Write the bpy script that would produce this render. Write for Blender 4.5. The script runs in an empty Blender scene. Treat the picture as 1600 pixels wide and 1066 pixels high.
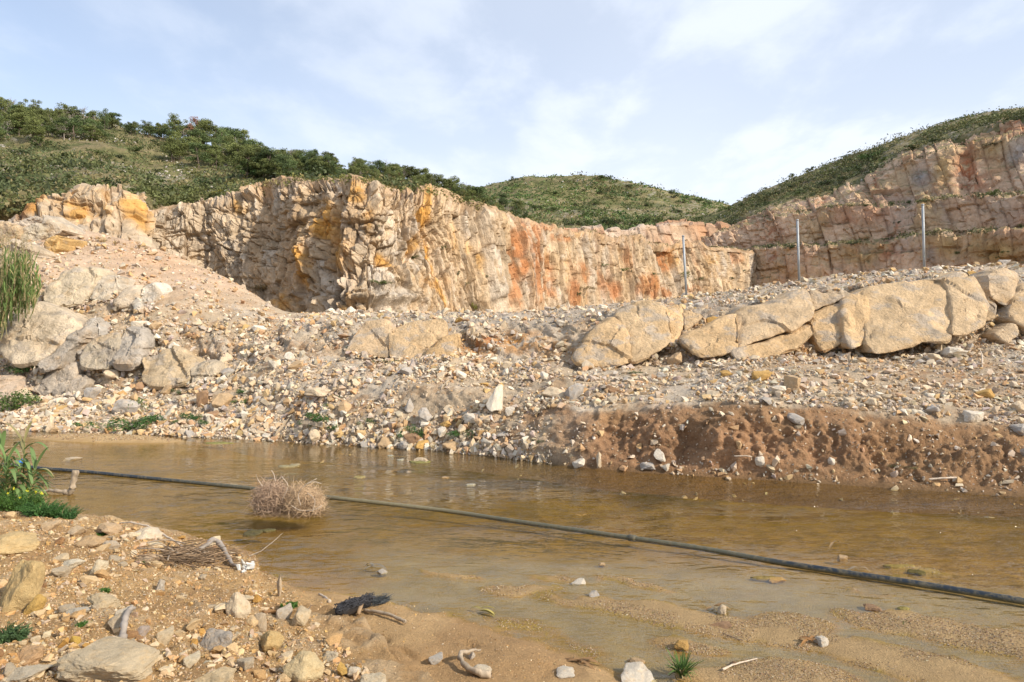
import bpy, bmesh, math, random
import numpy as np
from mathutils import Vector, Matrix, Euler, Quaternion
R = np.random.default_rng(7)
random.seed(7)
D2R = math.radians
# ---------------------------------------------------------------- camera, sky, sun, exposure
sc = bpy.context.scene
col = sc.collection
F = 1067.0            # focal length in pixels of a 1600 px wide picture
HC = 2.6              # eye height above the water
cam_d = bpy.data.cameras.new('camera'); cam_d.lens = 24.0; cam_d.sensor_width = 36.0
cam_d.clip_end = 5000; cam_d.clip_start = 0.05
cam = bpy.data.objects.new('camera', cam_d); cam.location = (0, 0, HC); cam.rotation_euler = (D2R(90), 0, 0)
col.objects.link(cam); sc.camera = cam
SUN_DIR = Vector((0.72, -0.42, 0.56)).normalized()      # towards the sun: from the right, a little behind the camera
sun_el = math.asin(SUN_DIR.z); sun_az = math.atan2(SUN_DIR.x, SUN_DIR.y)
sd = bpy.data.lights.new('sun', 'SUN'); sd.energy = 4.2; sd.angle = D2R(2.2); sd.color = (1.0, 0.90, 0.76)
so = bpy.data.objects.new('sun', sd); so.rotation_euler = (-SUN_DIR).to_track_quat('-Z', 'Y').to_euler(); col.objects.link(so)
W = bpy.data.worlds.new('World'); sc.world = W; W.use_nodes = True
wn = W.node_tree.nodes; wl = W.node_tree.links
wn.clear()
wo = wn.new('ShaderNodeOutputWorld'); bg = wn.new('ShaderNodeBackground'); bg2 = wn.new('ShaderNodeBackground')
sky = wn.new('ShaderNodeTexSky'); sky.sky_type = 'NISHITA'; sky.sun_disc = False
sky.sun_elevation = sun_el; sky.sun_rotation = sun_az; sky.air_density = 1.0; sky.dust_density = 1.2; sky.ozone_density = 2.0
SKY_K = 0.15
bg.inputs['Strength'].default_value = SKY_K
wl.new(sky.outputs[0], bg.inputs[0])
tc = wn.new('ShaderNodeTexCoord'); sep = wn.new('ShaderNodeSeparateXYZ'); wl.new(tc.outputs['Generated'], sep.inputs[0])
def wmath(op, a, b=None):
    m = wn.new('ShaderNodeMath'); m.operation = op
    for i, v in enumerate((a, b)):
        if v is None: continue
        if isinstance(v, (int, float)): m.inputs[i].default_value = v
        else: wl.new(v, m.inputs[i])
    return m.outputs[0]
zz = wmath('ADD', wmath('MAXIMUM', sep.outputs[2], 0.0), 0.16)
cx_ = wmath('DIVIDE', sep.outputs[0], zz); cy_ = wmath('DIVIDE', sep.outputs[1], zz)
cmb = wn.new('ShaderNodeCombineXYZ'); wl.new(cx_, cmb.inputs[0]); wl.new(cy_, cmb.inputs[1])
def wnoise(scale, detail, rough, dist, off):
    mp = wn.new('ShaderNodeMapping'); mp.inputs['Location'].default_value = off; mp.inputs['Scale'].default_value = (1, 0.7, 1)
    wl.new(cmb.outputs[0], mp.inputs[0])
    n = wn.new('ShaderNodeTexNoise'); n.inputs['Scale'].default_value = scale; n.inputs['Detail'].default_value = detail
    n.inputs['Roughness'].default_value = rough; n.inputs['Distortion'].default_value = dist
    wl.new(mp.outputs[0], n.inputs['Vector']); return n.outputs[0]
def wramp(v, a, b):
    m = wn.new('ShaderNodeMapRange'); m.interpolation_type = 'SMOOTHSTEP'
    m.inputs['From Min'].default_value = a; m.inputs['From Max'].default_value = b; wl.new(v, m.inputs['Value']); return m.outputs[0]
c1 = wramp(wnoise(0.62, 3, 0.5, 0.3, (3.1, 1.7, 0)), 0.34, 0.68)
c2 = wramp(wnoise(2.5, 7, 0.55, 0.15, (7.3, 2.2, 0)), 0.42, 0.64)
cl = wmath('ADD', wmath('ADD', wmath('MULTIPLY', c1, 0.14), wmath('MULTIPLY', c2, 0.32)), 0.55)
# towards the horizon the veil thickens
hz = wramp(sep.outputs[2], 0.42, 0.0)
# the veil is thinner on the left side of the view (away from the sun)
lf = wramp(sep.outputs[0], -0.75, 0.25)
fac = wmath('MINIMUM', wmath('ADD', wmath('MULTIPLY', cl, wmath('ADD', wmath('MULTIPLY', lf, 0.4), 0.5)), wmath('MULTIPLY', hz, 0.50)), 0.96)
bg2.inputs[0].default_value = (0.83, 0.89, 1.0, 1); bg2.inputs['Strength'].default_value = 0.93
# thin high cloud layer mixed over the clear sky
mxs = wn.new('ShaderNodeMixShader'); wl.new(fac, mxs.inputs[0]); wl.new(bg.outputs[0], mxs.inputs[1]); wl.new(bg2.outputs[0], mxs.inputs[2])
wl.new(mxs.outputs[0], wo.inputs[0])
sc.view_settings.view_transform = 'Standard'; sc.view_settings.look = 'None'; sc.view_settings.exposure = 0.35
sc.view_settings.gamma = 1.0; sc.view_settings.use_curve_mapping = False
sc.render.engine = 'CYCLES'; sc.cycles.max_bounces = 6; sc.cycles.transparent_max_bounces = 8
sc.cycles.use_denoising = True

# ---------------------------------------------------------------- numpy noise
def _h(ix, iy, iz, s):
    h = (ix.astype(np.int64)*374761393 + iy.astype(np.int64)*668265263 + iz.astype(np.int64)*2147483647 + s*1274126177) & 0xFFFFFFFF
    h = ((h ^ (h >> 13))*1274126177) & 0xFFFFFFFF
    h = ((h ^ (h >> 16))*2246822519) & 0xFFFFFFFF
    return (h ^ (h >> 15)).astype(np.float64)/4294967296.0
def vn3(x, y, z, s=0):
    xi = np.floor(x); yi = np.floor(y); zi = np.floor(z)
    fx = x-xi; fy = y-yi; fz = z-zi
    fx = fx*fx*fx*(fx*(fx*6-15)+10); fy = fy*fy*fy*(fy*(fy*6-15)+10); fz = fz*fz*fz*(fz*(fz*6-15)+10)
    xi = xi.astype(np.int64); yi = yi.astype(np.int64); zi = zi.astype(np.int64)
    r = 0
    for a in (0, 1):
        for b in (0, 1):
            for c in (0, 1):
                r = r + _h(xi+a, yi+b, zi+c, s)*(fx if a else 1-fx)*(fy if b else 1-fy)*(fz if c else 1-fz)
    return r*2-1
def fbm(x, y, z, sc_=1.0, o=4, g=0.5, s=0):
    r = 0; a = 1.0; f = sc_; t = 0
    for i in range(o):
        r = r + a*vn3(x*f+13.7*i, y*f-7.1*i, z*f+3.3*i, s+i*17); t += a; a *= g; f *= 2.03
    return r/t*1.6
def worley2(x, y, s=0, jit=0.9):
    """F1, F2, three random numbers of the nearest cell, offset to its centre"""
    xi = np.floor(x).astype(np.int64); yi = np.floor(y).astype(np.int64)
    f1 = np.full(x.shape, 9.0); f2 = np.full(x.shape, 9.0); cx = np.zeros(x.shape, np.int64); cy = cx.copy()
    dx = np.zeros(x.shape); dy = np.zeros(x.shape); z0 = np.zeros(x.shape, np.int64)
    for a in (-1, 0, 1):
        for b in (-1, 0, 1):
            ix = xi+a; iy = yi+b
            px = ix+0.5+(_h(ix, iy, z0, s)-0.5)*jit; py = iy+0.5+(_h(ix, iy, z0+1, s)-0.5)*jit
            d = np.hypot(x-px, y-py)
            n = d < f1
            f2 = np.where(n, f1, np.minimum(f2, d)); f1 = np.where(n, d, f1)
            cx = np.where(n, ix, cx); cy = np.where(n, iy, cy); dx = np.where(n, x-px, dx); dy = np.where(n, y-py, dy)
    return f1, f2, _h(cx, cy, z0+2, s), _h(cx, cy, z0+3, s), _h(cx, cy, z0+4, s), dx, dy
def blocks(s_, h_, w, t, amp, seed, tilt=0.5, crack=0.5, warp=0.25):
    """displacement of a jointed rock face: flat facets at different depths with open joints"""
    x = s_/w + warp*vn3(s_/w*0.7, h_/t*0.7, s_*0, seed+5); y = h_/t + warp*vn3(s_/w*0.7+9, h_/t*0.7, s_*0, seed+6)
    f1, f2, r1, r2, r3, dx, dy = worley2(x, y, seed)
    e = f2-f1
    return amp*((r1-0.5)*2 + tilt*((r2-0.5)*2*dx + (r3-0.5)*2*dy)*2 - crack*np.exp(-(e/0.07)**2)), r2, r3, e
def joints(s_, h_, w, t, amp, seed, tilt=0.6, crack=0.5, warp=0.10):
    """the same for rock with upright joints and bedding: straight-sided blocks of uneven width and height"""
    x = s_/w + warp*vn3(s_/w*0.5, h_/t*0.5, s_*0, seed+5); y = h_/t + warp*1.5*vn3(s_/w*0.5+9, h_/t*0.5, s_*0, seed+6)
    x = x+0.28*np.sin(x*1.7+seed); z0 = np.zeros(x.shape, np.int64)
    ci = np.floor(x).astype(np.int64); y = y+_h(ci, z0, z0, seed)*3; y = y+0.25*np.sin(y*2.1+ci*1.3)
    ri = np.floor(y).astype(np.int64); fx = x-ci-.5; fy = y-ri-.5
    r1, r2, r3 = _h(ci, ri, z0, seed+1), _h(ci, ri, z0, seed+2), _h(ci, ri, z0, seed+3)
    col_ = _h(ci, z0, z0, seed+4)
    e = np.minimum(.5-np.abs(fx), .5-np.abs(fy))
    return amp*((r1-.5)*1.4+(col_-.5)*1.0+tilt*((r2-.5)*2*fx+(r3-.5)*1.4*fy)*1.6-crack*np.exp(-(e/.05)**2)), r2, r3, e
def sstep(a, b, x):
    t = np.clip((x-a)/(b-a), 0, 1); return t*t*(3-2*t)
def lerp3(c, k, m):
    return c*(1-m[..., None]) + np.asarray(k)*m[..., None]
def blob(px, py, cx, cy, rx, ry, ang=0.0, p=2):
    a = math.radians(ang); ca, sa = math.cos(a), math.sin(a)
    u = (px-cx)*ca+(py-cy)*sa; v = -(px-cx)*sa+(py-cy)*ca
    return np.exp(-((u/rx)**2+(v/ry)**2)**(p/2))

# ---------------------------------------------------------------- mesh helpers
def at(px, py, d):
    return np.stack([(px-800)/F*d, d, HC-(py-533)/F*d], -1)
def proj(P):
    return 800+P[..., 0]/P[..., 1]*F, 533-(P[..., 2]-HC)/P[..., 1]*F
def np_mesh(name, V, faces, C=None, mat=None, smooth=False, parent=None):
    me = bpy.data.meshes.new(name); k = faces.shape[1]; n = len(faces)
    me.vertices.add(len(V)); me.vertices.foreach_set('co', np.ascontiguousarray(V, dtype=np.float32).ravel())
    me.loops.add(n*k); me.loops.foreach_set('vertex_index', np.ascontiguousarray(faces, dtype=np.int32).ravel())
    me.polygons.add(n); me.polygons.foreach_set('loop_start', np.arange(0, n*k, k, dtype=np.int32))
    me.update(calc_edges=True)
    me.polygons.foreach_set('use_smooth', np.full(n, smooth, dtype=bool))
    if C is not None:
        a = me.color_attributes.new('Col', 'FLOAT_COLOR', 'POINT')
        cc = np.ones((len(V), 4), np.float32); cc[:, :3] = np.clip(C, 0, 1); a.data.foreach_set('color', cc.ravel())
    me.validate()
    if mat: me.materials.append(mat)
    o = bpy.data.objects.new(name, me); col.objects.link(o)
    if parent: o.parent = parent
    return o
def grid_faces(nc, nr):
    i = np.arange((nc-1)*(nr-1)); c = i % (nc-1); r = i//(nc-1); a = r*nc+c
    return np.stack([a, a+1, a+1+nc, a+nc], 1)      # rows run near -> far, columns left -> right: faces up / to the camera
def grid_normals(P):
    du = np.gradient(P, axis=1); dv = np.gradient(P, axis=0)
    n = np.cross(du, dv); return n/(np.linalg.norm(n, axis=-1, keepdims=True)+1e-9)
def smooth_cols(a, k):
    if k < 2: return a
    w = np.hanning(k+2)[1:-1]; w /= w.sum(); p = k//2
    b = np.concatenate([np.repeat(a[:1], p), a, np.repeat(a[-1:], k-1-p)])
    return np.convolve(b, w, 'valid')
SURF = {}
class Surf:
    """a displaced sheet that remembers itself, so that things can be stood on it"""
    def __init__(s, P): s.P = P; s.N = grid_normals(P); s.U, s.Vv = proj(P)
    def find(s, px, py):
        j = int(np.argmin(np.abs(s.U[s.U.shape[0]//2]-px)))
        y = s.Vv[:, j]
        for r in range(len(y)-1):
            if (y[r]-py)*(y[r+1]-py) <= 0 and s.P[r, j, 1] > 0:
                return s.P[r, j].copy(), s.N[r, j].copy()
        r = int(np.argmin(np.abs(y-py))); return s.P[r, j].copy(), s.N[r, j].copy()
def loft(cols, rows, segs, px, sm=9):
    """cols: control columns in px; rows: per control row (y list, depth list); returns rows x columns points"""
    Y = np.array([smooth_cols(np.interp(px, cols, r[0]), sm) for r in rows]); Dp = np.array([smooth_cols(np.interp(px, cols, r[1]), sm) for r in rows])
    Z = HC-(Y-533)/F*Dp
    out_d = []; out_z = []
    for i in range(len(rows)-1):
        t = np.linspace(0, 1, segs[i], endpoint=(i == len(rows)-2))[:, None]
        out_d.append(Dp[i]*(1-t)+Dp[i+1]*t); out_z.append(Z[i]*(1-t)+Z[i+1]*t)
    d = np.concatenate(out_d); z = np.concatenate(out_z)
    # take the hard creases off the control rows
    k = np.array([.25, .5, .25])
    for _ in range(4):
        d[1:-1] = k[0]*d[:-2]+k[1]*d[1:-1]+k[2]*d[2:]; z[1:-1] = k[0]*z[:-2]+k[1]*z[1:-1]+k[2]*z[2:]
    return np.stack([(px[None]-800)/F*d, d, z], -1)

# ---------------------------------------------------------------- materials
def nm(name, rough=0.9):
    m = bpy.data.materials.new(name); m.use_nodes = True; nt = m.node_tree; b = nt.nodes['Principled BSDF']
    b.inputs['Roughness'].default_value = rough
    b.inputs['Specular IOR Level'].default_value = 0.25
    return m, nt, b
def N(nt, t, **k):
    n = nt.nodes.new(t)
    for a, v in k.items():
        if hasattr(n, a): setattr(n, a, v)
    return n
def noise_fac(nt, scale, detail=5, rough=0.6, lo=0.3, hi=0.7, out=(0, 1), coords='Object', sx=(1, 1, 1)):
    t = nt.nodes.new('ShaderNodeTexCoord'); mp = nt.nodes.new('ShaderNodeMapping'); mp.inputs['Scale'].default_value = sx
    nt.links.new(t.outputs[coords], mp.inputs[0])
    n = nt.nodes.new('ShaderNodeTexNoise'); n.inputs['Scale'].default_value = scale; n.inputs['Detail'].default_value = detail; n.inputs['Roughness'].default_value = rough
    nt.links.new(mp.outputs[0], n.inputs['Vector'])
    m = nt.nodes.new('ShaderNodeMapRange'); m.inputs['From Min'].default_value = lo; m.inputs['From Max'].default_value = hi
    m.inputs['To Min'].default_value = out[0]; m.inputs['To Max'].default_value = out[1]
    nt.links.new(n.outputs[0], m.inputs['Value']); return m.outputs[0]
def mixc(nt, mode, fac, a, b):
    m = nt.nodes.new('ShaderNodeMix'); m.data_type = 'RGBA'; m.blend_type = mode
    for i, v in ((0, fac), (6, a), (7, b)):
        if isinstance(v, (int, float)): m.inputs[i].default_value = v
        elif isinstance(v, (tuple, list)): m.inputs[i].default_value = (*v, 1) if len(v) == 3 else v
        else: nt.links.new(v, m.inputs[i])
    return m.outputs[2]
def mineral(name, src='Col', blotch=None, v2=.8, s1=1.0, s2=8.0, bump=0.5, bdist=0.05, stain=(0.55, 0.30, 0.09), stain_a=0.25, rough=0.92, var=0.35, spec=0.2, bs=(1, 1, 1)):
    """rock and earth: its own colour (attribute or object colour), broken up by grain and iron stains, with fine relief"""
    m, nt, b = nm(name, rough); b.inputs['Specular IOR Level'].default_value = spec
    if src == 'Col':
        a = nt.nodes.new('ShaderNodeAttribute'); a.attribute_name = 'Col'; base = a.outputs['Color']
    else:
        a = nt.nodes.new('ShaderNodeObjectInfo'); base = a.outputs['Color']
    f1 = noise_fac(nt, s1, 6, 0.62, 0.3, 0.7, (1-var, 1+var)); f2 = noise_fac(nt, s2, 5, 0.65, 0.3, 0.7, (1-var*v2, 1+var*v2))
    mu = nt.nodes.new('ShaderNodeMath'); mu.operation = 'MULTIPLY'; nt.links.new(f1, mu.inputs[0]); nt.links.new(f2, mu.inputs[1])
    st = noise_fac(nt, s1*0.6, 6, 0.7, 0.52, 0.72, (0, stain_a))
    c = mixc(nt, 'MIX', st, base, stain)
    if blotch: c = mixc(nt, 'MIX', noise_fac(nt, s1*.8, 7, .62, .52, .60, (0, .75), sx=(1, 1, 1.6)), c, blotch)
    cb = nt.nodes.new('ShaderNodeCombineColor')
    for i in range(3): nt.links.new(mu.outputs[0], cb.inputs[i])
    c = mixc(nt, 'MULTIPLY', 1.0, c, cb.outputs[0])
    nt.links.new(c, b.inputs['Base Color'])
    bn = noise_fac(nt, s2*1.3, 7, 0.68, 0.2, 0.8, (0, 1), sx=bs); bp = nt.nodes.new('ShaderNodeBump')
    bp.inputs['Strength'].default_value = bump; bp.inputs['Distance'].default_value = bdist
    nt.links.new(bn, bp.inputs['Height']); nt.links.new(bp.outputs[0], b.inputs['Normal'])
    return m
M = {}
M['cliff'] = mineral('limestone face', s1=0.35, s2=2.2, bump=0.7, bdist=0.28, stain_a=0.35, var=0.28, bs=(1, .8, .6))
M['bench'] = mineral('far quarry face', s1=0.2, s2=1.3, bump=0.7, bdist=0.4, stain=(0.42, 0.17, 0.07), stain_a=0.35, var=0.22)
M['hill'] = mineral('hillside soil', s1=0.15, s2=1.2, bump=0.8, bdist=0.5, stain=(0.16, 0.15, 0.05), stain_a=0.6, var=0.3)
M['bank'] = mineral('bank earth', s1=1.2, s2=14, bump=0.8, bdist=0.06, stain=(0.42, 0.25, 0.12), stain_a=0.3, var=0.22)
M['near'] = mineral('near ground', s1=2.5, s2=45, bump=0.9, bdist=0.03, stain=(0.45, 0.25, 0.09), stain_a=0.3, var=0.18)
M['slab'] = mineral('limestone slab', src='obj', s1=1.6, s2=10, bump=0.9, bdist=0.08, stain=(0.50, 0.32, 0.15), stain_a=0.7, var=0.26, blotch=(.46, .39, .31), v2=.5)
M['stone'] = mineral('loose stone', s1=3.0, s2=25, bump=0.5, bdist=0.02, stain=(0.5, 0.3, 0.12), stain_a=0.3, var=0.16)
M['rock'] = mineral('limestone rock', src='obj', s1=4.0, s2=28, bump=0.6, bdist=0.02, stain=(0.52, 0.31, 0.11), stain_a=0.45, var=0.16)
def leafy(name, src='Col', trans=0.25, rough=0.6, base=None):
    m, nt, b = nm(name, rough)
    if base is None:
        a = nt.nodes.new('ShaderNodeAttribute'); a.attribute_name = 'Col'; cc = a.outputs['Color']
    else:
        oi = nt.nodes.new('ShaderNodeObjectInfo'); a = nt.nodes.new('ShaderNodeAttribute'); a.attribute_name = 'Col'
        cc = mixc(nt, 'MULTIPLY', 1.0, oi.outputs['Color'], a.outputs['Color'])
    nt.links.new(cc, b.inputs['Base Color'])
    tr = nt.nodes.new('ShaderNodeBsdfTranslucent'); nt.links.new(cc, tr.inputs[0])
    ms = nt.nodes.new('ShaderNodeMixShader'); ms.inputs[0].default_value = trans
    nt.links.new(b.outputs[0], ms.inputs[1]); nt.links.new(tr.outputs[0], ms.inputs[2]); nt.links.new(ms.outputs[0], nt.nodes['Material Output'].inputs[0])
    return m
M['leaf'] = leafy('leaves'); M['crown'] = leafy('pine needles', base=1, trans=0.15)
def plain(name, c, rough=0.8, metal=0.0, spec=0.3, var=0.25, s=20, bump=0.3, bd=0.005, sx=(1, 1, 1)):
    m, nt, b = nm(name, rough); b.inputs['Metallic'].default_value = metal; b.inputs['Specular IOR Level'].default_value = spec
    f = noise_fac(nt, s, 5, 0.6, 0.3, 0.7, (0, 1), sx=sx)
    nt.links.new(mixc(nt, 'MIX', f, [x*(1-var) for x in c], [min(1, x*(1+var)) for x in c]), b.inputs['Base Color'])
    if bump:
        bp = nt.nodes.new('ShaderNodeBump'); bp.inputs['Strength'].default_value = bump; bp.inputs['Distance'].default_value = bd
        nt.links.new(f, bp.inputs['Height']); nt.links.new(bp.outputs[0], b.inputs['Normal'])
    return m
M['bark'] = plain('pine bark', (0.17, 0.13, 0.10), s=6)
M['dead'] = plain('dead grey wood', (0.29, 0.25, 0.21), s=6)
M['drift'] = plain('bleached driftwood', (0.34, 0.27, 0.19), s=14, sx=(1, 1, 0.3), bump=0.6, bd=0.01, var=0.4)
M['pale'] = plain('pale stick', (0.55, 0.45, 0.34), s=25, var=0.3)
M['char'] = plain('charred brush', (0.018, 0.018, 0.02), s=40, var=0.5, rough=0.7)
M['galv'] = plain('galvanised steel', (0.36, 0.38, 0.39), rough=0.6, metal=0.35, s=9, var=0.3, bump=0.1, sx=(1, 1, .2))
M['blue'] = plain('blue plastic', (0.04, 0.16, 0.42), rough=0.4, s=20, var=0.15)
M['white'] = plain('white plastic scrap', (0.52, 0.51, 0.47), rough=0.6, s=30, var=0.12)
M['twig'] = leafy('dry twigs', trans=0.1, rough=0.85)

def tag(o, label=None, cat=None, group=None, kind=None):
    if label: o['label'] = label
    if cat: o['category'] = cat
    if group: o['group'] = group
    if kind: o['kind'] = kind
    return o
CREAM = (0.54, 0.42, 0.285); WHITE = (0.58, 0.50, 0.40); GREY = (0.37, 0.325, 0.27); OCHRE = (0.60, 0.32, 0.075); RUST = (0.46, 0.195, 0.075)
SOIL = (0.36, 0.22, 0.115); DIRT = (0.29, 0.165, 0.08); SAND = (0.52, 0.34, 0.165)
def face_grid(name, P, colfn, mat, parent=None, smooth=True):
    C = colfn(P)
    nr, nc = P.shape[:2]
    o = np_mesh(name, P.reshape(-1, 3), grid_faces(nc, nr), C.reshape(-1, 3), mat, smooth, parent); tag(o, kind='structure'); return o

# ================================================================ FAR BANK, TERRACES, MOUND
FB_COLS = [-200,    0,  100,  200,  300,  380,  440,  500,  600,  700,  800,  850,  900, 1000, 1100, 1260, 1400, 1530, 1600, 1800]
y_w  =    [ 666,  672,  675,  678,  684,  687,  690,  693,  699,  706,  716,  723,  730,  738,  744,  754,  764,  772,  777,  790]
y_b  =    [ 640,  640,  640,  640,  635,  625,  610,  600,  603,  610,  622,  628,  640,  634,  628,  634,  648,  662,  668,  680]
dz_b =    [ 2.3,  2.3,  2.4,  2.4,  2.6,  2.6,  2.4,  2.2,  1.9,  1.7,  1.5,  1.2,  1.0,  1.0,  0.9,  1.0,  1.2,  1.5,  1.5,  1.5]
y_t  =    [ 618,  615,  612,  605,  590,  572,  562,  560,  560,  562,  560,  560,  572,  570,  563,  560,  552,  540,  536,  530]
d_t  =    [24.0, 24.0, 23.8, 23.5, 23.2, 23.0, 23.0, 23.0, 22.5, 22.0, 21.5, 21.0, 20.3, 20.0, 19.8, 19.6, 19.8, 20.0, 20.0, 20.0]
y_l  =    [ 480,  490,  500,  508,  514,  516,  512,  508,  502,  500,  502,  506,  500,  484,  484,  462,  443,  432,  436,  430]
dd_l =    [ 2.6,  2.6,  2.6,  2.4,  2.2,  2.2,  2.2,  2.2,  2.0,  2.0,  2.0,  2.0,  1.8,  1.8,  2.0,  2.0,  2.0,  2.0,  2.0,  2.0]
y_m  =    [ 425,  430,  430,  440,  462,  482,  497,  494,  492,  493,  494,  493,  486,  476,  466,  446,  430,  422,  422,  418]
d_m  =    [28.5, 28.5, 28.5, 28.5, 28.5, 29.0, 29.5, 28.5, 28.5, 28.0, 28.0, 27.5, 26.5, 26.0, 26.0, 26.0, 26.0, 26.0, 26.0, 26.0]
y_c  =    [ 330,  345,  352,  372,  408,  447,  489,  490, 488.5,487.5, 487,  487,  481,  472,  460,  438,  423,  414.5, 415,  412]
d_c  =    [36.0, 36.0, 36.0, 35.0, 34.0, 33.0, 31.0, 32.0, 32.0, 32.0, 31.5, 31.5, 30.0, 29.5, 29.5, 29.5, 28.5, 28.5, 28.5, 28.5]
FB_COLS = np.array(FB_COLS, float)
y_w, y_b, dz_b, y_t, d_t, y_l, dd_l, y_m, d_m, y_c, d_c = [np.array(a, float) for a in (y_w, y_b, dz_b, y_t, d_t, y_l, dd_l, y_m, d_m, y_c, d_c)]
d_w = HC*F/(y_w-533)
def yz(d, z): return 533-(z-HC)/d*F
rows = [(yz(d_w-1.6, -0.5), d_w-1.6), (y_w, d_w), (y_b, d_w+dz_b), (y_t, d_t), (y_l, d_t+dd_l), (y_m, d_m), (y_c, d_c),
        (yz(d_c+2.0, HC-(y_c-533)/F*d_c-0.6), d_c+2.0), (yz(d_c+9, 0.5), d_c+9)]
pxs = np.arange(-150, 1751, 2.5)
P = loft(FB_COLS, rows, [10, 66, 44, 64, 28, 46, 8, 6], pxs, 35)
nr, nc = P.shape[:2]
rr = np.linspace(0, 1, nr)[:, None]*np.ones((1, nc))
U0, V0 = proj(P)
Nn = grid_normals(P); X, Y, Z = P[..., 0], P[..., 1], P[..., 2]
right = sstep(820, 960, U0)
bankface = blob(V0, U0*0, np.interp(U0, FB_COLS, (y_w+y_b)/2), 0, 42, 1)        # the cut between water and first terrace
ledge = sstep(0, 1, (np.interp(U0, FB_COLS, y_t)-V0)/12)*sstep(0, 1, (V0-np.interp(U0, FB_COLS, y_l)+6)/10)
wet = sstep(-0.05, 0.25, Z)
d0 = 0.22*fbm(X, Y, Z, 0.45, 3, .5, 1) + 0.10*fbm(X, Y, Z, 1.6, 4, .55, 2) + 0.04*fbm(X, Y, Z, 6, 3, .6, 3)
bl, b2, b3, e_ = blocks(X*0.9+Y*0.3, Z*1.0+0.3*X, 0.9, 0.55, 0.13, 21)
bl2, _, _, _ = blocks(X+Y*0.4, Z-0.2*X, 0.33, 0.25, 0.05, 22)
# clods, hollows and gullies of the cut earth bank on the right
cl_ = 0.20*np.abs(fbm(X, Y, Z, 1.3, 4, .55, 31)) + 0.10*np.abs(fbm(X, Y, Z, 4.2, 3, .6, 32))
gul = 0
for (gx, gy, rx, ry, am) in ((1072, 712, 26, 26, .55), (1120, 735, 30, 10, .35), (1372, 742, 12, 26, .6), (872, 668, 26, 12, .35), (1440, 745, 70, 14, .35), (1290, 720, 30, 20, .25), (1000, 700, 40, 18, .25), (1530, 752, 40, 12, .3), (960, 680, 14, 10, .25)):
    gul = gul + .55*am*blob(U0, V0, gx, gy, rx, ry)
lump = 0
for (gx, gy, rx, ry, am) in ((1135, 690, 32, 34, .35), (930, 690, 26, 26, .2), (1190, 650, 24, 24, .22), (1250, 700, 34, 30, .2), (1510, 720, 60, 22, .25), (1330, 675, 40, 26, .2)):
    lump = lump + am*blob(U0, V0, gx, gy, rx, ry)
disp = (d0*(1-0.5*right*(1-ledge)) + (bl+bl2)*(ledge*0.9+0.25*(1-right)*sstep(480, 560, V0)) + right*bankface*(cl_*1.3-0.12+lump-gul))*wet
far_soft = sstep(28.0, 31.0, Y)*0.75
disp = disp + right*bankface*wet*(.05*np.abs(fbm(X, Y, Z, 11, 3, .6, 35))+.10*fbm(X*.3, Y*.3, Z*3.2, 1.3, 3, .6, 36))
disp = disp*(1-far_soft)
P = P + Nn*disp[..., None]
S_bank = Surf(P); SURF['bank'] = S_bank
def bank_col(P):
    X, Y, Z = P[..., 0], P[..., 1], P[..., 2]
    px, py = U0, V0
    n1 = fbm(X, Y, Z, 0.5, 4, .55, 41); n2 = fbm(X, Y, Z, 2.5, 4, .6, 42)
    c = np.ones(P.shape)*np.array((0.46, 0.36, 0.245))
    c = lerp3(c, (0.50, 0.43, 0.34), sstep(-0.1, 0.5, n1)*0.7)
    c = lerp3(c, SOIL, sstep(0.1, 0.5, n2)*0.55)
    # the mound of crushed stone: pinkish cream
    mound = sstep(500, 440, py)*sstep(470, 400, px)
    c = lerp3(c, (0.56, 0.40, 0.27), mound*0.8)
    c = lerp3(c, (0.56, 0.34, 0.19), blob(px, py, 235, 405, 70, 14, 14)*0.55)
    # cut earth on the right
    e = right*sstep(0, 16, py-np.interp(px, FB_COLS, y_b)+4+n2*6)
    c = lerp3(c, DIRT, e*0.92)
    c = lerp3(c, (0.34, 0.19, 0.10), e*sstep(0.1, .6, n1)*0.6)
    # brown earth pockets
    for (gx, gy, rx, ry, a_) in ((240, 645, 60, 10, .5), (330, 660, 60, 14, .6), (180, 600, 60, 30, .35), (540, 640, 60, 18, .5), (470, 620, 40, 14, .45), (850, 650, 60, 24, .8), (1520, 590, 90, 22, .75), (1400, 580, 60, 14, .6), (1500, 640, 120, 20, .4), (470, 550, 50, 8, .5), (60, 640, 60, 30, .4), (560, 680, 200, 8, .4), (750, 690, 120, 14, .6), (1020, 560, 120, 8, .3)):
        c = lerp3(c, (0.33, 0.185, 0.09), blob(px, py, gx, gy, rx, ry)*a_*sstep(-.5, .3, n2))
    # iron-stained patches of the ledge
    for (gx, gy, rx, ry, a_) in ((800, 536, 45, 16, 1.), (740, 548, 40, 14, .8), (860, 545, 50, 12, .6), (430, 508, 30, 7, .8), (1190, 555, 90, 10, .6), (1280, 555, 60, 16, .6), (700, 545, 30, 14, .6)):
        c = lerp3(c, (0.55, 0.27, 0.08), blob(px, py, gx, gy, rx, ry)*a_*sstep(-.5, .2, n2))
    c = lerp3(c, (0.40, 0.12, 0.05), blob(px, py, 762, 536, 26, 10)*sstep(0, .4, n2)*.7)
    # grey gravel tops
    g = blob(py, px*0, (np.interp(px, FB_COLS, y_m)+np.interp(px, FB_COLS, y_l))/2, 0, 14, 1)*sstep(420, 480, px)
    c = lerp3(c, (0.42, 0.36, 0.29), g*0.7)
    c = lerp3(c, (0.13, 0.08, 0.035), sstep(0.16, -0.02, Z)*0.75)
    return c
bank_o = face_grid('far_bank', P, bank_col, M['bank'])

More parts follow.
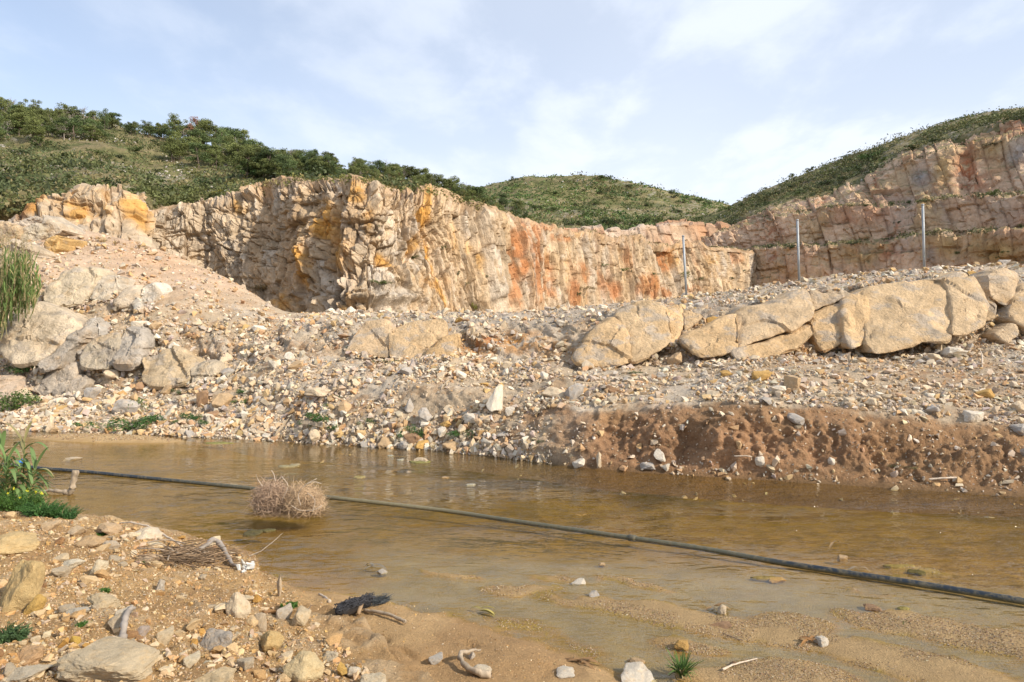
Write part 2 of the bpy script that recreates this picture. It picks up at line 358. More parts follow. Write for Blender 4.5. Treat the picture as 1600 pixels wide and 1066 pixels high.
# ================================================================ STREAM BED, NEAR BANK, GRAVEL BARS
SH_X = np.array([-220, -100, 0, 100, 170, 230, 255, 300, 345, 385, 405, 402, 450, 500, 560, 620, 700, 760, 830, 880, 940, 1000, 1100, 1250, 1500, 1900], float)
SH_Y = np.array([770, 790, 800, 811, 818, 826, 836, 850, 857, 872, 886, 904, 914, 920, 930, 943, 958, 974, 994, 1012, 1036, 1056, 1080, 1110, 1140, 1180], float)
SH_X[11] = 406
def bar_field(px, py):
    b = 0
    for (cx, cy, rx, ry, an, h) in ((965, 950, 105, 8, 8, .9), (1040, 962, 120, 13, 10, 1.05), (1170, 985, 150, 13, 9, 1.05), (1230, 975, 80, 14, 5, .8), (1330, 1012, 150, 12, 15, 1.0), (1470, 1050, 160, 18, 14, 1.0),
                                    (1440, 980, 130, 15, 8, 1.1), (1570, 1005, 140, 16, 8, 1.1), (1240, 1055, 90, 18, 4, 1.0), (1080, 1010, 60, 8, 10, .7), (820, 922, 60, 6, 0, .8), (705, 898, 55, 4, 6, .7), (880, 905, 45, 5, 5, .5), (1190, 890, 60, 4, 5, .45), (1420, 885, 60, 5, 14, .6), (1360, 925, 60, 4, 10, .4), (1150, 1062, 90, 10, 4, .8),
                                    (1000, 912, 60, 5, 10, .7)):
        b = np.maximum(b, h*blob(px, py, cx, cy, rx*1.15, ry*1.45, an, 3))
    return b
gx_ = np.arange(-170, 1771, 3.2)
gy_ = np.concatenate([np.arange(1700, 1130, -9.0), np.arange(1130, 655, -1.95)])
PX, PY = np.meshgrid(gx_, gy_)
d = HC*F/(PY-533)
NX = (PX-800)/F*d; NY = d
shore = np.interp(PX, SH_X, SH_Y)
d_sh = HC*F/(shore-533)
ins = d_sh-NY                                   # metres inland of the near shoreline
n_a = fbm(NX, NY, NX*0, 0.8, 4, .5, 51); n_b = fbm(NX, NY, NX*0, 3.5, 4, .55, 52); n_c = fbm(NX, NY, NX*0, 14, 3, .6, 53)
insn = ins + 0.05*n_b
side = (430 + (PY-900)*0.9) - PX                # > 0: the stony bank, < 0: the sandy beach
raised = sstep(-12, 30, side+n_b*14)
wide = sstep(0, 160, side)
zb = 0.06*sstep(0, 0.5, insn) + np.clip(insn, 0, 9)*(0.028)
zr = raised*(sstep(0.0, 1.6, insn)*0.16 + np.clip(insn, 0, 5)*0.06 + 0.05*sstep(0, .3, insn))
bed = -0.035 - 0.10*sstep(0.0, 1.2, -insn-0.6)*sstep(900, 830, PY) - 0.12*sstep(820, 760, PY)*sstep(600, 675, PY+0*PX)
bed = bed-0.07*sstep(0.1, 1.0, -insn)*sstep(640, 500, PX)
bars = bar_field(PX+14*n_a, PY+5*n_b)
bed = bed + 0.012*n_a + 0.008*n_b
zz_ = bed + bars*0.078 + (0.012*sstep(-0.2, 0.3, n_b+n_c)*sstep(0.3, .8, bars))
zz_ = np.where(zz_ > 0.002, 0.002+(zz_-0.002)*.4, zz_)
zz_ = zz_ + 0.022*np.exp(-((insn+0.15)/0.35)**2)
spit = blob(PX, PY, 165, 686.5, 175, 8.0, 1.2, 3)
zz_ = np.maximum(zz_, -0.3+0.42*spit)
land = sstep(-0.02, 0.06, insn)
rough_land = raised*(0.045*n_a + 0.05*np.abs(n_b) + 0.02*n_c) + (1-raised)*(0.01*n_b+0.006*n_c)
# footprints and hollows trodden into the wet sand
fp = 0
for (gx, gy, rx, ry, an) in ((497, 990, 9, 4, 35), (512, 984, 8, 4, 10), (543, 1000, 7, 5, 60), (570, 1004, 16, 4, 5), (598, 1013, 12, 6, 20), (560, 1012, 8, 3, 0), (520, 1032, 8, 4, 10), (640, 1040, 14, 4, 25), (700, 1048, 16, 5, 10), (590, 1035, 9, 4, 30), (665, 1052, 9, 4, 0), (735, 1020, 12, 3, 15)):
    b_ = blob(PX+6*n_b, PY+2*n_c, gx, gy, rx, ry, an); fp = fp - 0.040*b_ + 0.012*blob(PX, PY, gx, gy-5, rx*1.3, 3, an)
zl = zb+zr+rough_land+fp*(1-raised)
zz_ = np.where(insn > 0, zl*land+zz_*(1-land), zz_)
zz_ = np.where(PY < 668, -0.5, zz_)
NP = np.stack([NX, NY, zz_], -1)
S_near = Surf(NP); SURF['near'] = S_near
def near_col(P):
    c = np.ones(P.shape)*np.array(SAND)
    z = P[..., 2]
    c = lerp3(c, (0.50, 0.315, 0.14), raised*0.7*land)
    c = lerp3(c, (0.34, 0.20, 0.09), sstep(0.1, .6, n_a)*0.5*land)
    c = lerp3(c, (0.56, 0.43, 0.27), sstep(0.2, .7, n_b)*0.5*raised*land)
    wetb = sstep(0.022, 0.0, z)
    c = lerp3(c, (0.36, 0.225, 0.075), wetb*0.8)                       # wet sand
    c = lerp3(c, (0.34, 0.215, 0.075), sstep(-0.004, -0.03, z)*.9)
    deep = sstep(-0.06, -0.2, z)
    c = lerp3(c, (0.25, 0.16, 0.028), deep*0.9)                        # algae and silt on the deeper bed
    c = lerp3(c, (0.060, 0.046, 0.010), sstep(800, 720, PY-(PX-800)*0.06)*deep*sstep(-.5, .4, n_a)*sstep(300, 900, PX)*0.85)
    c = lerp3(c, (0.10, 0.075, 0.03), sstep(0.1, .5, n_b+.4*n_a)*sstep(-0.02, -.05, z)*.35)
    al = sstep(-0.03, -0.004, z)*sstep(0.03, 0.0, z)*sstep(-0.1, 0.5, n_b)
    c = lerp3(c, (0.30, 0.22, 0.035), al*0.6)                           # algae scum at the edges of the bars
    c = lerp3(c, (0.42, 0.29, 0.145), sstep(0.25, .8, bars)*sstep(-0.01, 0.005, z)*0.8)
    c = lerp3(c, (0.34, 0.28, 0.185), sstep(835, 900, PY-(PX-900)*.08)*sstep(500, 640, PX)*sstep(0.0, -0.015, z)*0.85)  # grey silt of the shallows, paled to carry the sky's reflection
    c = lerp3(c, (0.50, 0.34, 0.17), sstep(0.5, .8, spit)*0.9)
    return c
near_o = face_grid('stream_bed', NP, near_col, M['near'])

# ---------------------------------------------------------------- water
def water():
    gx = np.linspace(-30, 26, 60); gy = np.linspace(-1, 21.5, 40); A, B = np.meshgrid(gx, gy)
    P = np.stack([A, B, A*0+0.0], -1)
    m = bpy.data.materials.new('stream water'); m.use_nodes = True; nt = m.node_tree; nt.nodes.clear()
    out = nt.nodes.new('ShaderNodeOutputMaterial')
    tr = nt.nodes.new('ShaderNodeBsdfTransparent'); tr.inputs[0].default_value = (0.96, 0.905, 0.70, 1)
    gl = nt.nodes.new('ShaderNodeBsdfGlossy'); gl.inputs['Roughness'].default_value = 0.03
    geo = nt.nodes.new('ShaderNodeNewGeometry')
    tcn = nt.nodes.new('ShaderNodeTexCoord')
    def nz(scale, sx, det, rot=0.0):
        mp = nt.nodes.new('ShaderNodeMapping'); mp.inputs['Scale'].default_value = sx; mp.inputs['Rotation'].default_value = (0, 0, rot)
        nt.links.new(tcn.outputs['Object'], mp.inputs[0])
        n = nt.nodes.new('ShaderNodeTexNoise'); n.inputs['Scale'].default_value = scale; n.inputs['Detail'].default_value = det; n.inputs['Roughness'].default_value = 0.5
        nt.links.new(mp.outputs[0], n.inputs['Vector']); return n.outputs[0]
    def mth(op, a, b):
        n = nt.nodes.new('ShaderNodeMath'); n.operation = op
        for i, v in enumerate((a, b)):
            if isinstance(v, (int, float)): n.inputs[i].default_value = v
            else: nt.links.new(v, n.inputs[i])
        return n.outputs[0]
    def rmp(v, a, b, lo=0, hi=1):
        n = nt.nodes.new('ShaderNodeMapRange'); n.interpolation_type = 'SMOOTHSTEP'
        n.inputs['From Min'].default_value = a; n.inputs['From Max'].default_value = b; n.inputs['To Min'].default_value = lo; n.inputs['To Max'].default_value = hi
        nt.links.new(v, n.inputs['Value']); return n.outputs[0]
    # wind ripples run in patches; the near left reach and the lee of the far bank stay calm
    sp = nt.nodes.new('ShaderNodeSeparateXYZ'); nt.links.new(tcn.outputs['Object'], sp.inputs[0])
    patch = rmp(nz(0.42, (0.6, 1.1, 1), 3), 0.38, 0.62, 0.12, 1.0)
    open_ = rmp(sp.outputs[0], -3.6, -0.2, 0.10, 1.0)
    # bounds of the breezy strip in the flow direction (m): bank lee on the far side, shallows on the near side
    flow = mth('ADD', sp.outputs[1], mth('MULTIPLY', sp.outputs[0], 0.22))
    lee = rmp(flow, 15.2, 13.0, 0.18, 1.0)
    sh = rmp(flow, 7.9, 9.4, 0.10, 1.0)
    amp = mth('MULTIPLY', mth('MULTIPLY', patch, open_), mth('MULTIPLY', lee, sh))
    h1 = nz(4.2, (0.5, 1.0, 1), 2, 0.25); h2 = nz(13.0, (0.5, 1.0, 1), 2, -0.15)
    h = mth('MULTIPLY', mth('ADD', h1, mth('MULTIPLY', h2, 0.35)), mth('ADD', amp, 0.015))
    bp = nt.nodes.new('ShaderNodeBump'); bp.inputs['Strength'].default_value = 1.0; bp.inputs['Distance'].default_value = 0.42
    nt.links.new(h, bp.inputs['Height'])
    nt.links.new(bp.outputs[0], gl.inputs['Normal'])
    # Schlick reflectance, the same from above and for light leaving the water
    dt = nt.nodes.new('ShaderNodeVectorMath'); dt.operation = 'DOT_PRODUCT'; nt.links.new(bp.outputs[0], dt.inputs[0]); nt.links.new(geo.outputs['Incoming'], dt.inputs[1])
    ab = nt.nodes.new('ShaderNodeMath'); ab.operation = 'ABSOLUTE'; nt.links.new(dt.outputs['Value'], ab.inputs[0])
    fr_ = mth('ADD', mth('MULTIPLY', mth('POWER', mth('SUBTRACT', 1.0, ab.outputs[0]), 5.0), 0.975), 0.025)
    ms = nt.nodes.new('ShaderNodeMixShader'); nt.links.new(fr_, ms.inputs[0]); nt.links.new(tr.outputs[0], ms.inputs[1]); nt.links.new(gl.outputs[0], ms.inputs[2])
    nt.links.new(ms.outputs[0], out.inputs[0])
    o = np_mesh('water', P.reshape(-1, 3), grid_faces(60, 40), None, m, True); tag(o, kind='structure')
water()

# ================================================================ QUARRY FACES
def arc(P):
    """running length along the foot of a face, the same for every row"""
    b = P[P.shape[0]//2]; s = np.concatenate([[0], np.cumsum(np.linalg.norm(np.diff(b[:, :2], axis=0), axis=1))]); return np.ones(P.shape[:2])*s
def reshear(P, off):
    """slide every row sideways so that the columns of the mesh run along the joints of the rock (clean joint edges)"""
    s = arc(P)[0]; Q = P.copy()
    for r in range(P.shape[0]):
        t = s-off[r]
        for k in range(3): Q[r, :, k] = np.interp(t, s, P[r, :, k])
        lo = t < s[0]; hi = t > s[-1]
        if lo.any(): Q[r, lo] = P[r, 0]+(t[lo]-s[0])[:, None]*(P[r, 3]-P[r, 0])/(s[3]-s[0])
        if hi.any(): Q[r, hi] = P[r, -1]+(t[hi]-s[-1])[:, None]*(P[r, -1]-P[r, -4])/(s[-1]-s[-4])
    return Q
# --- main cliff
mc = [ 130, 205, 232,  250,  300,  340,  380,  420,  470,  520,  560,  600,  640,  680,  720,  760,  800,  840,  870,  900,  940,  980, 1030, 1080, 1150, 1185, 1200]
mt = [ 330, 325, 318,  314,  312,  307,  302,  292,  281,  277,  285,  292,  297,  302,  314,  328,  336,  341,  348,  354,  360,  369,  378,  378,  383,  388,  390]
md = [  74,  76,  78,   79,   80,   80,   79,   76,   71,   67,   65,   66,   69,   73,   77,   82,   89,   97,  103,  109,  117,  126,  137,  147,  160,  166,  172]
mc, mt, md = [np.array(a, float) for a in (mc, mt, md)]
base_y = 533+(HC+3)/md*F*0.35
rows = [(base_y*0+520, md-5), (mt*0.45+520*0.55, md-2.5), (mt+np.interp(mc, [200, 420, 520, 1200], [14, 22, 16, 6]), md+0.5), (mt, md+np.interp(mc, [200, 420, 520, 1200], [2.5, 4.5, 4, 2.5])), (mt+1, md+8), (mt+6, md+16)]
mpx = np.arange(130, 1201, 1.25)
CP = loft(mc, rows, [40, 124, 26, 10, 6], mpx, 45)
s_ = arc(CP); h_ = CP[..., 2]; CU, CV = proj(CP)
off = h_*0.42*sstep(600, 760, CU)*sstep(1190, 1130, CU) + 0.9*fbm(s_*0.12, h_*0.12, s_*0, 1, 2, .5, 60)*sstep(0, 4, s_)*sstep(0, 4, s_[0, -1]-s_)
CP = reshear(CP, off)
CU, CV = proj(CP); CN = grid_normals(CP); h_ = CP[..., 2]
X, Y, Z = CP[..., 0], CP[..., 1], CP[..., 2]
slant = sstep(600, 760, CU)
ss = s_.copy()
topn = sstep(0, 1, (CV-np.interp(CU, mc, mt)-2)/10)
hh = h_*(1-.72*slant)
L1, a1, a2, e1 = joints(ss, hh, 4.2, 8.0, 0.62, 61, .7, .3, .03)
L2, c1_, c2_, e2 = joints(ss, hh, 1.7, 2.6, 0.42, 62, .8, .4, .05)
L3, g1_, g2_, e3 = blocks(ss, hh, 0.8, 0.9, 0.20, 63, .8, .3, .12)
K2, k1_, k2_, ek2 = joints(ss, h_, 0.95, 9.0, 0.42, 64, .7, .5, .02)
rgh = fbm(ss, h_*(1-.75*slant), s_*0, 0.9, 4, .6, 65)
dsp = L1*(1-0.5*slant) + L2*(1-0.4*slant) + L3*(1-.3*slant) + K2*(0.15+0.75*slant) + 0.16*rgh
D1, dg1, dg2, ed1 = joints(ss+h_*.75, hh*.8-ss*.45, 2.2, 2.2, 0.22, 75, .9, .6, .12)
cr = sum(np.exp(-(np.abs(vn3(ss*f+7*i, hh*f*.8+ss*f*.4, s_*0, 76+i))/.05)**2)*a for i, (f, a) in enumerate(((.28, .30), (.6, .20), (1.3, .12))))
dsp = dsp + D1*(1-.35*slant) - cr
dsp = dsp + 1.6*fbm(s_*0.07, h_*0.03, s_*0, 1, 2, .5, 66)
# recesses and ribs seen in the picture
for (gx, gy, rx, ry, an, am) in ((505, 400, 12, 60, 0, -1.3), (470, 370, 14, 60, 0, .9), (560, 390, 24, 40, 0, .5), (612, 420, 22, 40, 12, .5), (640, 360, 10, 50, -8, -.9), (690, 400, 12, 90, -16, -1.2),
                                 (455, 440, 10, 40, 0, .6), (330, 420, 30, 60, 5, -.8), (290, 340, 20, 30, 0, .6), (815, 400, 10, 60, -6, 1.0), (795, 420, 7, 60, -4, -1.4), (838, 410, 14, 70, -8, 1.3), (862, 440, 8, 50, -10, -1.2), (605, 470, 60, 8, 4, 1.2), (560, 430, 8, 30, 10, -1.1), (585, 315, 8, 24, 0, .9), (400, 350, 20, 40, 5, -.6),
                                 (960, 430, 10, 40, -20, -1.), (1050, 410, 10, 30, -14, -1.), (930, 400, 16, 40, -12, .8), (1010, 440, 20, 14, -10, .8)):
    dsp = dsp + am*blob(CU, CV, gx, gy, rx, ry, an)
amp = np.interp(CU, [130, 420, 700, 1200], [.8, 1., .95, 1.0])
CP = CP + CN*(dsp*(0.12+0.88*topn)*amp)[..., None]
lipn = np.exp(-((CV-np.interp(CU, mc, mt)-2)/7.0)**2)
CP[..., 2] += lipn*(1.1*fbm(s_*.16, h_*0, s_*0, 1, 3, .55, 67)+.18*fbm(s_*1.1, Y*.5, s_*0, 1, 3, .6, 68))
S_cliff = Surf(CP); SURF['quarry_cliff'] = S_cliff
def cliff_col(P):
    px, py = CU, CV
    n1 = fbm(X, Y, Z, 0.16, 4, .55, 71); n2 = fbm(X, Y, Z, 0.8, 4, .6, 72); n3 = fbm(ss*0.5, h_*0.08, ss*0, 1, 4, .6, 73)
    c = np.ones(P.shape)*np.array(CREAM)
    c = lerp3(c, WHITE, sstep(.45, .8, c1_)*0.75)
    c = lerp3(c, (0.52, 0.36, 0.20), sstep(.6, .95, g1_)*0.5)
    c = lerp3(c, (0.54, 0.43, 0.30), sstep(480, 380, px)*0.5)
    c = lerp3(c, GREY, sstep(.55, .9, c2_)*sstep(560, 400, px)*0.3)
    c = lerp3(c, GREY, blob(px, py, 620, 390, 50, 50)*sstep(.3, .8, g2_)*0.6)
    c = lerp3(c, (0.56, 0.40, 0.23), sstep(-.1, .5, n1)*sstep(560, 680, px)*0.4)
    och = 0
    for (gx, gy, rx, ry, an, a_) in ((672, 330, 9, 34, -6, 1.), (684, 400, 11, 40, -12, 1.), (702, 460, 10, 40, -14, 1.), (498, 340, 18, 40, 0, .8), (470, 410, 20, 40, 0, .7), (520, 390, 20, 36, -20, .7), (505, 330, 34, 24, 0, .6), (556, 305, 20, 20, 0, .6), (470, 365, 8, 60, 0, .5),
                                     (652, 380, 10, 30, 25, .7), (600, 410, 9, 22, -30, .7), (545, 480, 20, 24, 0, .7), (380, 330, 14, 18, 0, .5), (720, 370, 12, 30, -10, .4), (640, 440, 24, 14, 0, .5), (750, 400, 12, 30, -12, .45), (575, 345, 10, 30, 0, .5), (690, 440, 24, 20, 0, .5), (440, 470, 12, 20, 0, .6), (262, 430, 14, 20, 0, .3),
                                     (885, 400, 14, 40, -20, .4), (1110, 405, 20, 20, 0, .35), (1060, 395, 14, 20, -20, .6)):
        och = np.maximum(och, a_*blob(px, py, gx, gy, rx, ry, an, 3))
    c = lerp3(c, OCHRE, np.clip(.62*sstep(.18, .68, och*(0.9+0.8*n2+.8*(c2_-.5)+.4*(g2_-.5)))+.36*och*(1+.8*n1), 0, .95))
    rst = 0
    for (gx, gy, rx, ry, an, a_) in ((803, 400, 9, 45, -3, 1.), (835, 420, 22, 60, -5, 1.), (812, 360, 14, 26, 0, .9), (850, 350, 20, 12, 0, .8), (800, 460, 8, 30, 0, .9), (838, 380, 14, 40, -5, .9), (905, 455, 12, 24, -15, .8), (967, 450, 12, 18, -20, .9), (1018, 447, 22, 20, 0, 1.), (1052, 400, 9, 22, -14, .8), (870, 425, 8, 40, -12, .7),
                                     (920, 425, 9, 20, -15, .6), (1050, 455, 14, 10, 0, .6), (950, 440, 8, 30, -20, .5), (1090, 450, 14, 8, 0, .6), (1150, 400, 12, 20, 0, .4), (880, 370, 24, 8, 0, .6), (985, 405, 7, 22, -20, .4)):
        rst = np.maximum(rst, a_*blob(px, py, gx, gy, rx, ry, an, 3))
    c = lerp3(c, RUST, np.clip(.60*sstep(.14, .66, rst*(0.9+0.8*n2+.9*(k1_-.5)))+.36*rst*(1+.8*n1), 0, .95))
    c = lerp3(c, (0.47, 0.25, 0.13), sstep(.25, .6, n3)*sstep(780, 860, px)*0.4)
    c = lerp3(c, (0.50, 0.30, 0.13), sstep(.2, .6, n3)*sstep(780, 700, px)*0.35)
    # weathered soil at the lip
    lip = sstep(12, 2, CV-np.interp(CU, mc, mt)+4*n2)
    c = lerp3(c, (0.42, 0.27, 0.15), lip*0.7)
    g = sstep(0.0, -4, CV-np.interp(CU, mc, mt)+3+3*n2)+ (Y > np.interp(px, mc, md)+6)*1.0
    c = lerp3(c, (0.16, 0.15, 0.06), np.clip(g, 0, 1)*0.7)
    dark = np.clip(cr*1.3, 0, .4)+np.exp(-(e2/0.045)**2)*0.5+np.exp(-(ek2/0.05)**2)*.35*slant+np.exp(-(e3/0.05)**2)*0.22      # darker along the open joints and cracks
    c = lerp3(c, (0.20, 0.13, 0.07), np.clip(dark, 0, .7))
    return c
face_grid('quarry_cliff', CP, cliff_col, M['cliff'], smooth=False)

# --- generic smaller faces
def face(name, cols, rows_, segs, step, sm, blk, colfn, mat, low=0.8, x0=None, x1=None, shear=0.15, extra=()):
    px = np.arange(x0 if x0 is not None else cols[0], (x1 if x1 is not None else cols[-1])+.1, step)
    P = loft(np.array(cols, float), [(np.array(a, float), np.array(b, float)) for a, b in rows_], segs, px, sm)
    s = arc(P); h = P[..., 2]; P = reshear(P, (shear*h+(.6*np.sin(h*.2) if shear else 0*h))*sstep(0, 3, s)*sstep(0, 3, s[0, -1]-s))
    U, V = proj(P); Nn = grid_normals(P); h = P[..., 2]; sh = s
    d = 0; ids = []
    for i, (w, t, a, sd_) in enumerate(blk):
        L, q1, q2, e = joints(sh, h, w, t, a, sd_, .8, .25, .05) if i < 2 else blocks(sh, h, w, t, a, sd_, .9, .15, .1); d = d+L; ids.append((q1, q2, e))
    d = d+low*fbm(P[..., 0], P[..., 1], P[..., 2], 0.12, 4, .55, blk[0][3]+9)
    for (gx, gy, rx, ry, an, am) in extra: d = d+am*blob(U, V, gx, gy, rx, ry, an)
    P = P+Nn*d[..., None]
    S = Surf(P); SURF[name] = S
    o = np_mesh(name, P.reshape(-1, 3), grid_faces(P.shape[1], P.shape[0]), colfn(P, U, V, ids).reshape(-1, 3), mat, False); tag(o, kind='structure')
    return o
# --- yellow outcrop at the left, in front of the main cliff
oc = [-200, -60, 0, 40, 62, 90, 130, 170, 200, 214, 224, 229, 232, 236]
ot = [322, 338, 345, 338, 322, 310, 300, 303, 306, 310, 316, 324, 340, 352]
od = [50, 50, 50, 50, 51, 52, 52, 52, 52, 52.5, 54, 60, 68, 76]
od = np.array(od, float); ot = np.array(ot, float)
def oc_col(P, U, V, ids):
    X, Y, Z = P[..., 0], P[..., 1], P[..., 2]; n = fbm(X, Y, Z, .6, 4, .6, 81)
    c = np.ones(P.shape)*np.array(CREAM); c = lerp3(c, GREY, sstep(.6, .9, ids[1][0])*.6)
    q = 0
    for (gx, gy, rx, ry, an, a_) in ((120, 325, 34, 20, 15, 1.), (130, 345, 20, 26, 30, 1.), (180, 325, 26, 22, 0, .9), (208, 335, 16, 34, -10, 1.), (170, 350, 18, 14, 20, .8), (60, 330, 24, 10, -20, .9), (110, 355, 14, 16, 30, .8), (95, 340, 14, 14, 0, .5)):
        q = np.maximum(q, a_*blob(U, V, gx, gy, rx, ry, an, 3))
    c = lerp3(c, (0.60, 0.34, 0.11), np.clip(q*(0.75+.9*n+.7*(ids[1][1]-.5)), 0, 1))
    c = lerp3(c, (0.40, 0.17, 0.05), blob(U, V, 45, 335, 20, 8, -20)*.8)
    c = lerp3(c, (0.2, 0.12, 0.06), np.exp(-(ids[1][2]/.06)**2)*.5)
    return c
face('rock_outcrop', oc, [(ot*0+430, od-6), (ot*.5+200, od-2), (ot+6, od+.2), (ot, od+1.4), (ot+1, od+6), (ot+14, od+12)], [40, 60, 10, 8, 4], 1.5, 9,
     [(3.2, 3.6, .8, 83), (1.3, 1.6, .4, 84), (.5, .7, .15, 85)], oc_col, M['cliff'], low=.5, shear=0.0)
# --- upper tier behind the end of the main cliff
def up_col(P, U, V, ids):
    X, Y, Z = P[..., 0], P[..., 1], P[..., 2]; n = fbm(X, Y, Z, .2, 4, .6, 91); n2 = fbm(X, Y, Z, .07, 3, .6, 92)
    c = np.ones(P.shape)*np.array((0.50, 0.36, 0.24)); c = lerp3(c, (0.56, 0.47, 0.38), sstep(.5, .9, ids[0][0])*.6)
    c = lerp3(c, (0.46, 0.21, 0.09), sstep(.0, .5, n2)*.6); c = lerp3(c, (0.34, 0.24, 0.16), sstep(.1, .6, n)*.5)
    c = lerp3(c, (0.2, 0.12, 0.07), np.exp(-(ids[0][2]/.07)**2)*.4)
    return c
uc = [820, 880, 940, 1000, 1060, 1100, 1150, 1200]; ut = np.array([352, 352, 358, 354, 348, 349, 353, 350], float); ud = np.array([150, 155, 165, 172, 180, 186, 192, 196], float)
face('upper_quarry_face', uc, [(ut*0+400, ud-5), (ut*0+380, ud-3), (ut+2, ud), (ut, ud+2), (ut+1, ud+20)], [10, 44, 5, 8], 1.6, 9, [(6, 6, .7, 93), (2.4, 2.8, .4, 94)], up_col, M['bench'], low=.8)
# --- benched quarry wall on the right
bc  = [1090, 1130, 1150, 1180, 1200, 1250, 1300, 1340, 1380, 1420, 1460, 1500, 1560, 1600, 1700, 1800]
bd  = np.array([176, 172, 170, 167, 163, 157, 152, 148, 143, 138, 133, 129, 122, 118, 110, 102], float)
b1  = np.array([392, 390, 388, 387, 386, 387, 383, 379, 374, 370, 367, 365, 361, 359, 354, 350], float)
b2  = np.array([372, 360, 354, 345, 339, 332, 326, 322, 321, 320, 312, 308, 307, 306, 302, 298], float)
b3  = np.array([370, 356, 348, 334, 325, 314, 304, 292, 272, 254, 240, 228, 216, 214, 205, 196], float)
b4  = np.array([369, 355, 347, 331, 320, 308, 297, 284, 262, 246, 231, 217, 190, 181, 160, 145], float)
def bench_col(P, U, V, ids):
    X, Y, Z = P[..., 0], P[..., 1], P[..., 2]; n = fbm(X, Y, Z, .13, 5, .6, 101); n2 = fbm(X, Y, Z, .05, 3, .6, 102); n3 = fbm(X, Y, Z, .6, 3, .6, 103)
    c = np.ones(P.shape)*np.array((0.62, 0.435, 0.29))
    c = lerp3(c, (0.47, 0.37, 0.29), sstep(.45, .9, ids[0][0])*.6); c = lerp3(c, (0.45, 0.31, 0.14), sstep(.0, .5, n)*.5)
    c = lerp3(c, (0.36, 0.17, 0.09), sstep(.1, .6, n2)*.6)
    for (gx, gy, rx, ry, an, a_) in ((1385, 395, 24, 14, 10, .8), (1510, 260, 16, 40, 0, .9), (1520, 285, 26, 20, 0, .7), (1205, 365, 26, 14, 0, .8), (1280, 310, 16, 16, 0, .7), (1370, 290, 6, 12, 0, .8), (1590, 200, 40, 8, -8, 1.), (1400, 360, 12, 14, 0, .7), (1180, 340, 30, 10, -20, .5), (1340, 345, 40, 10, 0, .4), (1205, 400, 12, 10, 0, .6), (1520, 195, 16, 6, -15, .6)):
        c = lerp3(c, (0.36, 0.115, 0.045), blob(U, V, gx, gy, rx, ry, an)*a_*sstep(-.4, .3, n3))
    for (gx, gy, rx, ry, an, a_) in ((1560, 395, 50, 22, 0, .8), (1480, 390, 30, 16, 0, .7), (1350, 395, 30, 18, 0, .6), (1475, 265, 14, 26, 0, .6), (1560, 240, 30, 30, 0, .5), (1450, 320, 10, 12, 0, .5)):
        c = lerp3(c, (0.44, 0.29, 0.10), blob(U, V, gx, gy, rx, ry, an)*a_)
    for (gx, gy, rx, ry, an, a_) in ((1440, 280, 18, 14, 0, .8), (1458, 400, 12, 14, 0, .7), (1590, 245, 24, 14, 0, .6), (1350, 390, 16, 8, 0, .4)):
        c = lerp3(c, (0.27, 0.27, 0.27), blob(U, V, gx, gy, rx, ry, an)*a_)
    c = lerp3(c, (0.18, 0.10, 0.06), np.exp(-(ids[0][2]/.05)**2)*.3+np.exp(-(ids[1][2]/.06)**2)*.25)
    nz_ = grid_normals(P)[..., 2]
    c = lerp3(c, (0.12, 0.13, 0.045), sstep(.75, .92, nz_)*.7)
    return c
face('quarry_benches', bc, [(b1*0+470, bd-3), (b1, bd), (b1-1.2, bd+5), (b2, bd+8), (b2-1.2, bd+13), (b3, bd+24), (b3-.8, bd+28), (b4, bd+34), (b4+1, bd+50)], [56, 6, 52, 6, 60, 5, 24, 5], 1.7, 15,
     [(9, 8, .7, 105), (3.2, 3.4, .4, 106), (1.3, 1.5, .22, 107)], bench_col, M['bench'], low=0.8, shear=.2,
     extra=((1340, 310, 30, 12, -10, 1.), (1430, 250, 30, 20, 0, 1.5), (1510, 270, 12, 40, 0, -2.), (1445, 330, 12, 20, -10, 1.5)))

# ================================================================ HILLS
def hill(name, cols, rows_, segs, step, colfn, seed, amp=1.6):
    px = np.arange(cols[0], cols[-1]+.1, step)
    P = loft(np.array(cols, float), [(np.array(a, float), np.array(b, float)) for a, b in rows_], segs, px, 31)
    X, Y, Z = P[..., 0], P[..., 1], P[..., 2]
    n0 = fbm(X, Y, Z, .03, 4, .5, seed); n1 = fbm(X, Y, Z, .25, 4, .6, seed+1); n2 = fbm(X, Y, Z, 1.0, 3, .6, seed+2)
    P = P+grid_normals(P)*(amp*n0+.35*n1+.15*n2)[..., None]
    S = Surf(P); SURF[name] = S; S.skip = 4 if segs[0] < 20 else 0
    U, V = S.U, S.Vv
    o = np_mesh(name, P.reshape(-1, 3), grid_faces(P.shape[1], P.shape[0]), colfn(P, U, V, n0, n1, n2).reshape(-1, 3), M['hill'], True); tag(o, kind='structure'); return o
def hill_col(P, U, V, n0, n1, n2):
    c = np.ones(P.shape)*np.array((0.20, 0.175, 0.08)); c = lerp3(c, (0.26, 0.205, 0.115), sstep(.0, .5, n1)*.6)
    c = lerp3(c, (0.09, 0.105, 0.035), sstep(.1, -.5, n1)*.8)
    c = lerp3(c, (0.36, 0.32, 0.27), sstep(.25, .6, n2)*sstep(-.1, .4, n0)*.7)
    c = lerp3(c, (0.15, 0.18, 0.05), blob(U, V, 420, 285, 120, 12, -4)*.6)
    c = lerp3(c, (0.30, 0.23, 0.13), blob(U, V, 240, 215, 60, 10)*.4)
    return c
hc_ = np.array([-200, 0, 60, 130, 200, 232, 300, 420, 520, 600, 680, 760, 800, 840, 880], float)
h_b = np.array([330, 330, 320, 310, 315, 322, 318, 296, 281, 296, 306, 332, 340, 350, 356], float)
h_d = np.array([62, 62, 62, 64, 72, 84, 88, 84, 76, 76, 82, 92, 99, 106, 116], float)
